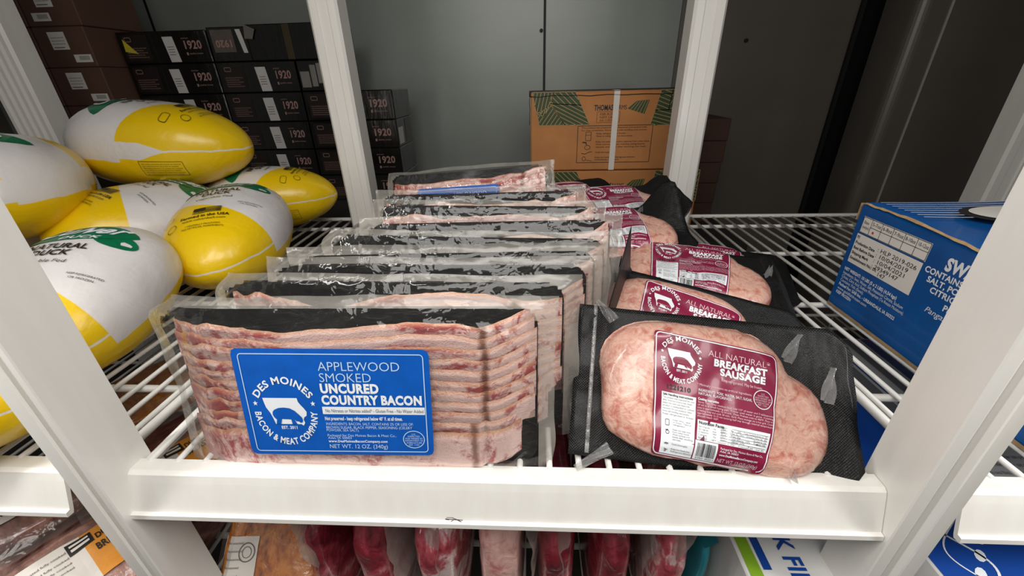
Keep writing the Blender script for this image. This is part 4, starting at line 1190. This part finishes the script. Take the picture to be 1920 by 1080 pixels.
for i, (x, w, mt, tilt, lb) in enumerate(MEATS):
    r = empty('meat_pack', (x, .365, LOWZ + .003), (0, tilt * .5, 0), lb, 'meat pack', 'vacuum-packed raw meats under the rail')
    lump(r, 'meat', mt, w, .24, .185, i * 5.3, .5)
    def fin(s, t, w=w, i=i):
        return (w * (.10 + .5 * (i % 2)) + .010 * nz(t * 6, i) + .012 * s * (1 if i % 2 else -.4), -.128 + .26 * s * .25 - .010 * nz(t * 5, i + 3), .02 + .185 * t)
    v, f, _ = grid_vf(8, 16, fin); mesh_obj('film_fin', v, f, SEAL, r, True)
    v, f, _ = grid_vf(16, 4, lambda s, t, w=w, i=i: ((s - .5) * w * .9, -.10 + .008 * nz(s * 7, i) + .02 * t, .172 + .022 * t + .006 * nz(s * 9, t * 3 + i)))
    mesh_obj('film_top', v, f, EAR, r, True)
def flat_pack(loc, rot, wx, wy, wz, mat, label, group, seed, prints):
    r = empty('food_pack', loc, rot, label, 'food pack', group)
    lump(r, 'food', mat, wx, wy, wz, seed, .5)
    V = []; 
    def skin(s, t):
        x, y = (s - .5) * (wx + .03), (t - .5) * (wy + .03)
        q = max(abs(x) / (wx / 2), abs(y) / (wy / 2))
        h = wz * (1.02 - .45 * smooth(.75, 1.1, q)) + .003 * nz(x * 40, y * 40, seed)
        return (x, y, max(h - wz * .25 * smooth(1.0, 1.25, q), .004))
    v, f, _ = grid_vf(26, 26, skin); mesh_obj('film', v, f, m_cover, r, True)
    for (nm, ink, mt, off) in prints:
        ink.obj(nm, lambda a, b, off=off: (a, b, skin(a / (wx + .03) + .5, b / (wy + .03) + .5)[2] + off), mt, r)
    return r
m_cover = m_film('loose_clear_film', .16, .1, (222, 214, 208), 45, .6)
LBLW = plain('cream_label_paper', (218, 212, 204), .5, .03); LBLO = plain('orange_label', (214, 142, 54), .45, .06)
def pork_label(rev=False):
    q_ = _pork_label()
    for _, ik, _, _ in q_: ik.v = [(a * .85, b * .85) for a, b in ik.v]
    return q_
def _pork_label():
    w = Ink().rect(-.055, -.035, .020, .040, 10, 10); o = Ink().rect(.020, -.035, .062, .040, 8, 10)
    k = Ink(); k.rect(.006, .018, .030, .036, 4, 3)
    t = Ink().rect(.009, .029, .027, .032, 3, 1).rect(.009, .022, .027, .026, 3, 1)
    k2 = Ink().text('BREAST', .028, .059, .002, .009, 1); k2.text('NET WT. 7 OZ.', -.050, -.010, -.024, .005, 1); k2.text('DUCK', .032, .055, .018, .009, 1)
    for q in range(4): k2.text('keep refrigerated fully cooked', -.050, .005, .026 - q * .009, .0028)
    return [('label', w, LBLW, .0015), ('orange_band', o, LBLO, .0015), ('black_badge', k, PK, .0022), ('lettering', k2, PK, .0024), ('badge_bars', t, LBLW, .0030)]
GL_ = 'labelled meat packs on the lower left shelf'
flat_pack((-.585, .300, -.140), (8, 0, 62), .135, .105, .028, BRN, 'labelled meat pack at lower left edge with NET WT print', GL_, 1.0, pork_label())
flat_pack((-.475, .225, -.165), (10, 0, 60), .135, .105, .028, BRN, 'nearest labelled meat pack with orange BREAST band, beside the left upright', GL_, 2.0, pork_label())
flat_pack((-.455, .335, -.150), (6, 0, 58), .135, .105, .028, BRN, 'labelled meat pack with orange band behind the left upright', GL_, 3.0, pork_label())
flat_pack((-.600, .470, -.140), (4, 0, 60), .16, .13, .030, ORANGE, 'orange meat pack deeper on the lower left shelf', GL_, 4.0, [])
def stamp():
    w = Ink().rect(-.062, -.060, -.014, .012, 8, 8); k = Ink().ring(-.026, -.004, .010, .010, .0012, 20)
    k.ring(-.026, -.004, .006, .006, .0008, 16)
    for q in range(5): k.text('pork loin seasoned', -.058, -.032, .004 - q * .008, .0025)
    return [('label', w, LBLW, .0012), ('stamp_print', k, PGREY, .0020)]
flat_pack((-.305, .300, -.205), (40, 0, 4), .115, .16, .035, ORANGE, 'orange marinated meat pack with cream label below the left end of the rail', 'orange marinated packs', 5.0, stamp())
flat_pack((-.290, .430, -.190), (28, 0, -6), .13, .16, .035, ORANGE, 'darker orange pack tucked behind the labelled marinated one', 'orange marinated packs', 6.0, [])
# piles below that hold the tilted packs up
for x, y, wx, wy, h, mt, lb in ((-.545, .36, .22, .26, .115, BRN, 'dark meat block at the bottom of the lower left shelf'), (-.300, .40, .10, .20, .060, RED, 'meat block under the orange marinated packs')):
    r = empty('meat_block', (x, y, LOWZ + .003), (0, 0, 0), lb, 'meat pack'); lump(r, 'meat', mt, wx, wy, h, x * 9, .4); 
    v, f, _ = grid_vf(10, 3, lambda s, t, wx=wx, wy=wy, h=h: ((s - .5) * wx, -wy / 2 - .006, h * .2 + h * .6 * t)); mesh_obj('film', v, f, m_cover, r, True)

# fish boxes at lower right, printed white, blue and green
FW = plain('white_coated_board', (222, 222, 220), .35, .04, 20, Coat_Weight=.2); FB = plain('fish_blue_print', (14, 66, 150), .4, .05); FG = plain('fish_green_print', (128, 170, 36), .4, .05); FGR = plain('fish_grey_print', (120, 122, 128), .4, .05)
def fish_box(x0, x1, y0, y1, z1, label):
    cx, cy = (x0 + x1) / 2, (y0 + y1) / 2
    r = empty('fish_box', (cx, cy, LOWZ + .003), (0, 0, 0), label, 'carton', 'white and blue fish boxes at lower right')
    h = z1 - LOWZ - .003; hx, hy = (x1 - x0) / 2, (y1 - y0) / 2
    box('body', -hx, hx, -hy, hy, 0, h, FW, r, .0015)
    tf = lambda off: (lambda a, b: (a, b, h + off))
    return r, hx, hy, h, tf
r, hx, hy, h, tf = fish_box(.204, .340, .205, .700, -.125, 'white fish box with blue and green stripes seen through the wires right of the sausage')
B = Ink(); G = Ink(); GR = Ink()
for xa, xb in ((-.066, -.034), (-.022, -.006), (.052, .066)): B.rect(xa, -.010, xb, hy - .002)
GR.rect(.004, -.010, .034, hy - .002)
G.quad([(-.030, -.030), (.010, -.018), (.022, -.040), (-.012, -.052)]); G.quad([(-.050, -.060), (-.010, -.048), (.0, -.062), (-.036, -.078)])
for k in range(6): B.quad([(-.064 + .010 * k, -.075), (-.058 + .010 * k, -.075), (-.058 + .010 * k, -.120), (-.064 + .010 * k, -.120)])
SC = Ink().text('Swai', 0, .060, 0, .016, 1, .3); SC.v = [(.020 + b, -.025 - a) for a, b in SC.v]
SC.obj('script_lettering', tf(.0009), FB, r)
T = Ink(); T.text('K FILLETS', 0, .088, 0, .016, 1); T.v = [(-.026 + b, -hy + .068 - a) for a, b in T.v]
G.quad([(-.066, -hy + .12), (-.054, -hy + .12), (-.052, -hy + .002), (-.064, -hy + .002)])
B.quad([(-.050, -hy + .075), (-.042, -hy + .075), (-.042, -hy + .035), (-.050, -hy + .035)])
for nm, ik, mt, o_ in (('grey_stripe', GR, FGR, .0004), ('blue_print', B, FB, .0006), ('green_print', G, FG, .0008), ('blue_lettering', T, FB, .0009)): ik.obj(nm, tf(o_), mt, r)
r, hx, hy, h, tf = fish_box(.360, .720, .205, .600, -.098, 'blue and white fish box with curling white plant print at lower right')
B = Ink().poly([(-hx + .002, -hy + .002), (-.06, -hy + .002), (-.09, hy - .002), (-hx + .002, hy - .002)]); B.obj('blue_print', tf(.0005), FB, r)
Wc = Ink()
for ph, w_ in ((0.0, .0022), (2.2, .0014)):
    Wc.path([(-.150 + .030 * i / 40 + .017 * math.sin(i * .22 + ph), -hy + .004 + .0032 * i) for i in range(44)], w_)
for i in range(7): Wc.ellipse(-.145 + .014 * (i % 3), -hy + .022 + .016 * i, .007, .004, 10, .8)
Wc.obj('white_plant_print', tf(.0009), PW, r)
K = Ink()
for i in range(12): K.text('Ingredients swai fillets water salt product of Vietnam keep frozen cook', -.050, .090 - .012 * (i % 3), -hy + .150 - .011 * i, .0045)
K.obj('grey_lettering', tf(.0006), PGREY, r)
GS = Ink()
for k in range(4): GS.rect(-.080 + .055 * k, -.02, -.055 + .055 * k, hy - .004)
B3 = Ink()
for k in range(4): B3.rect(-.050 + .055 * k, -.02, -.036 + .055 * k, hy - .004)
B3.obj('blue_stripes', tf(.0006), FB, r)
GS.obj('grey_stripes', tf(.0006), FGR, r)
# teal pouch between the meats and the fish box
r = empty('teal_pouch', (.184, .330, LOWZ + .003), (0, 3, 0), 'teal printed pouch wedged between raw meat and the white fish box', 'pouch')
lump(r, 'pouch', plain('teal_pouch_film', (30, 132, 146), .3, .15, 30, Coat_Weight=.4), .014, .12, .120, 3.3, .5)
v, f, _ = grid_vf(8, 2, lambda s, t: (-.006 + .012 * t, -.055 + .11 * s, .117 + .012 * t)); mesh_obj('pouch_seal', v, f, plain('teal_seal', (24, 110, 122), .3, .1), r)
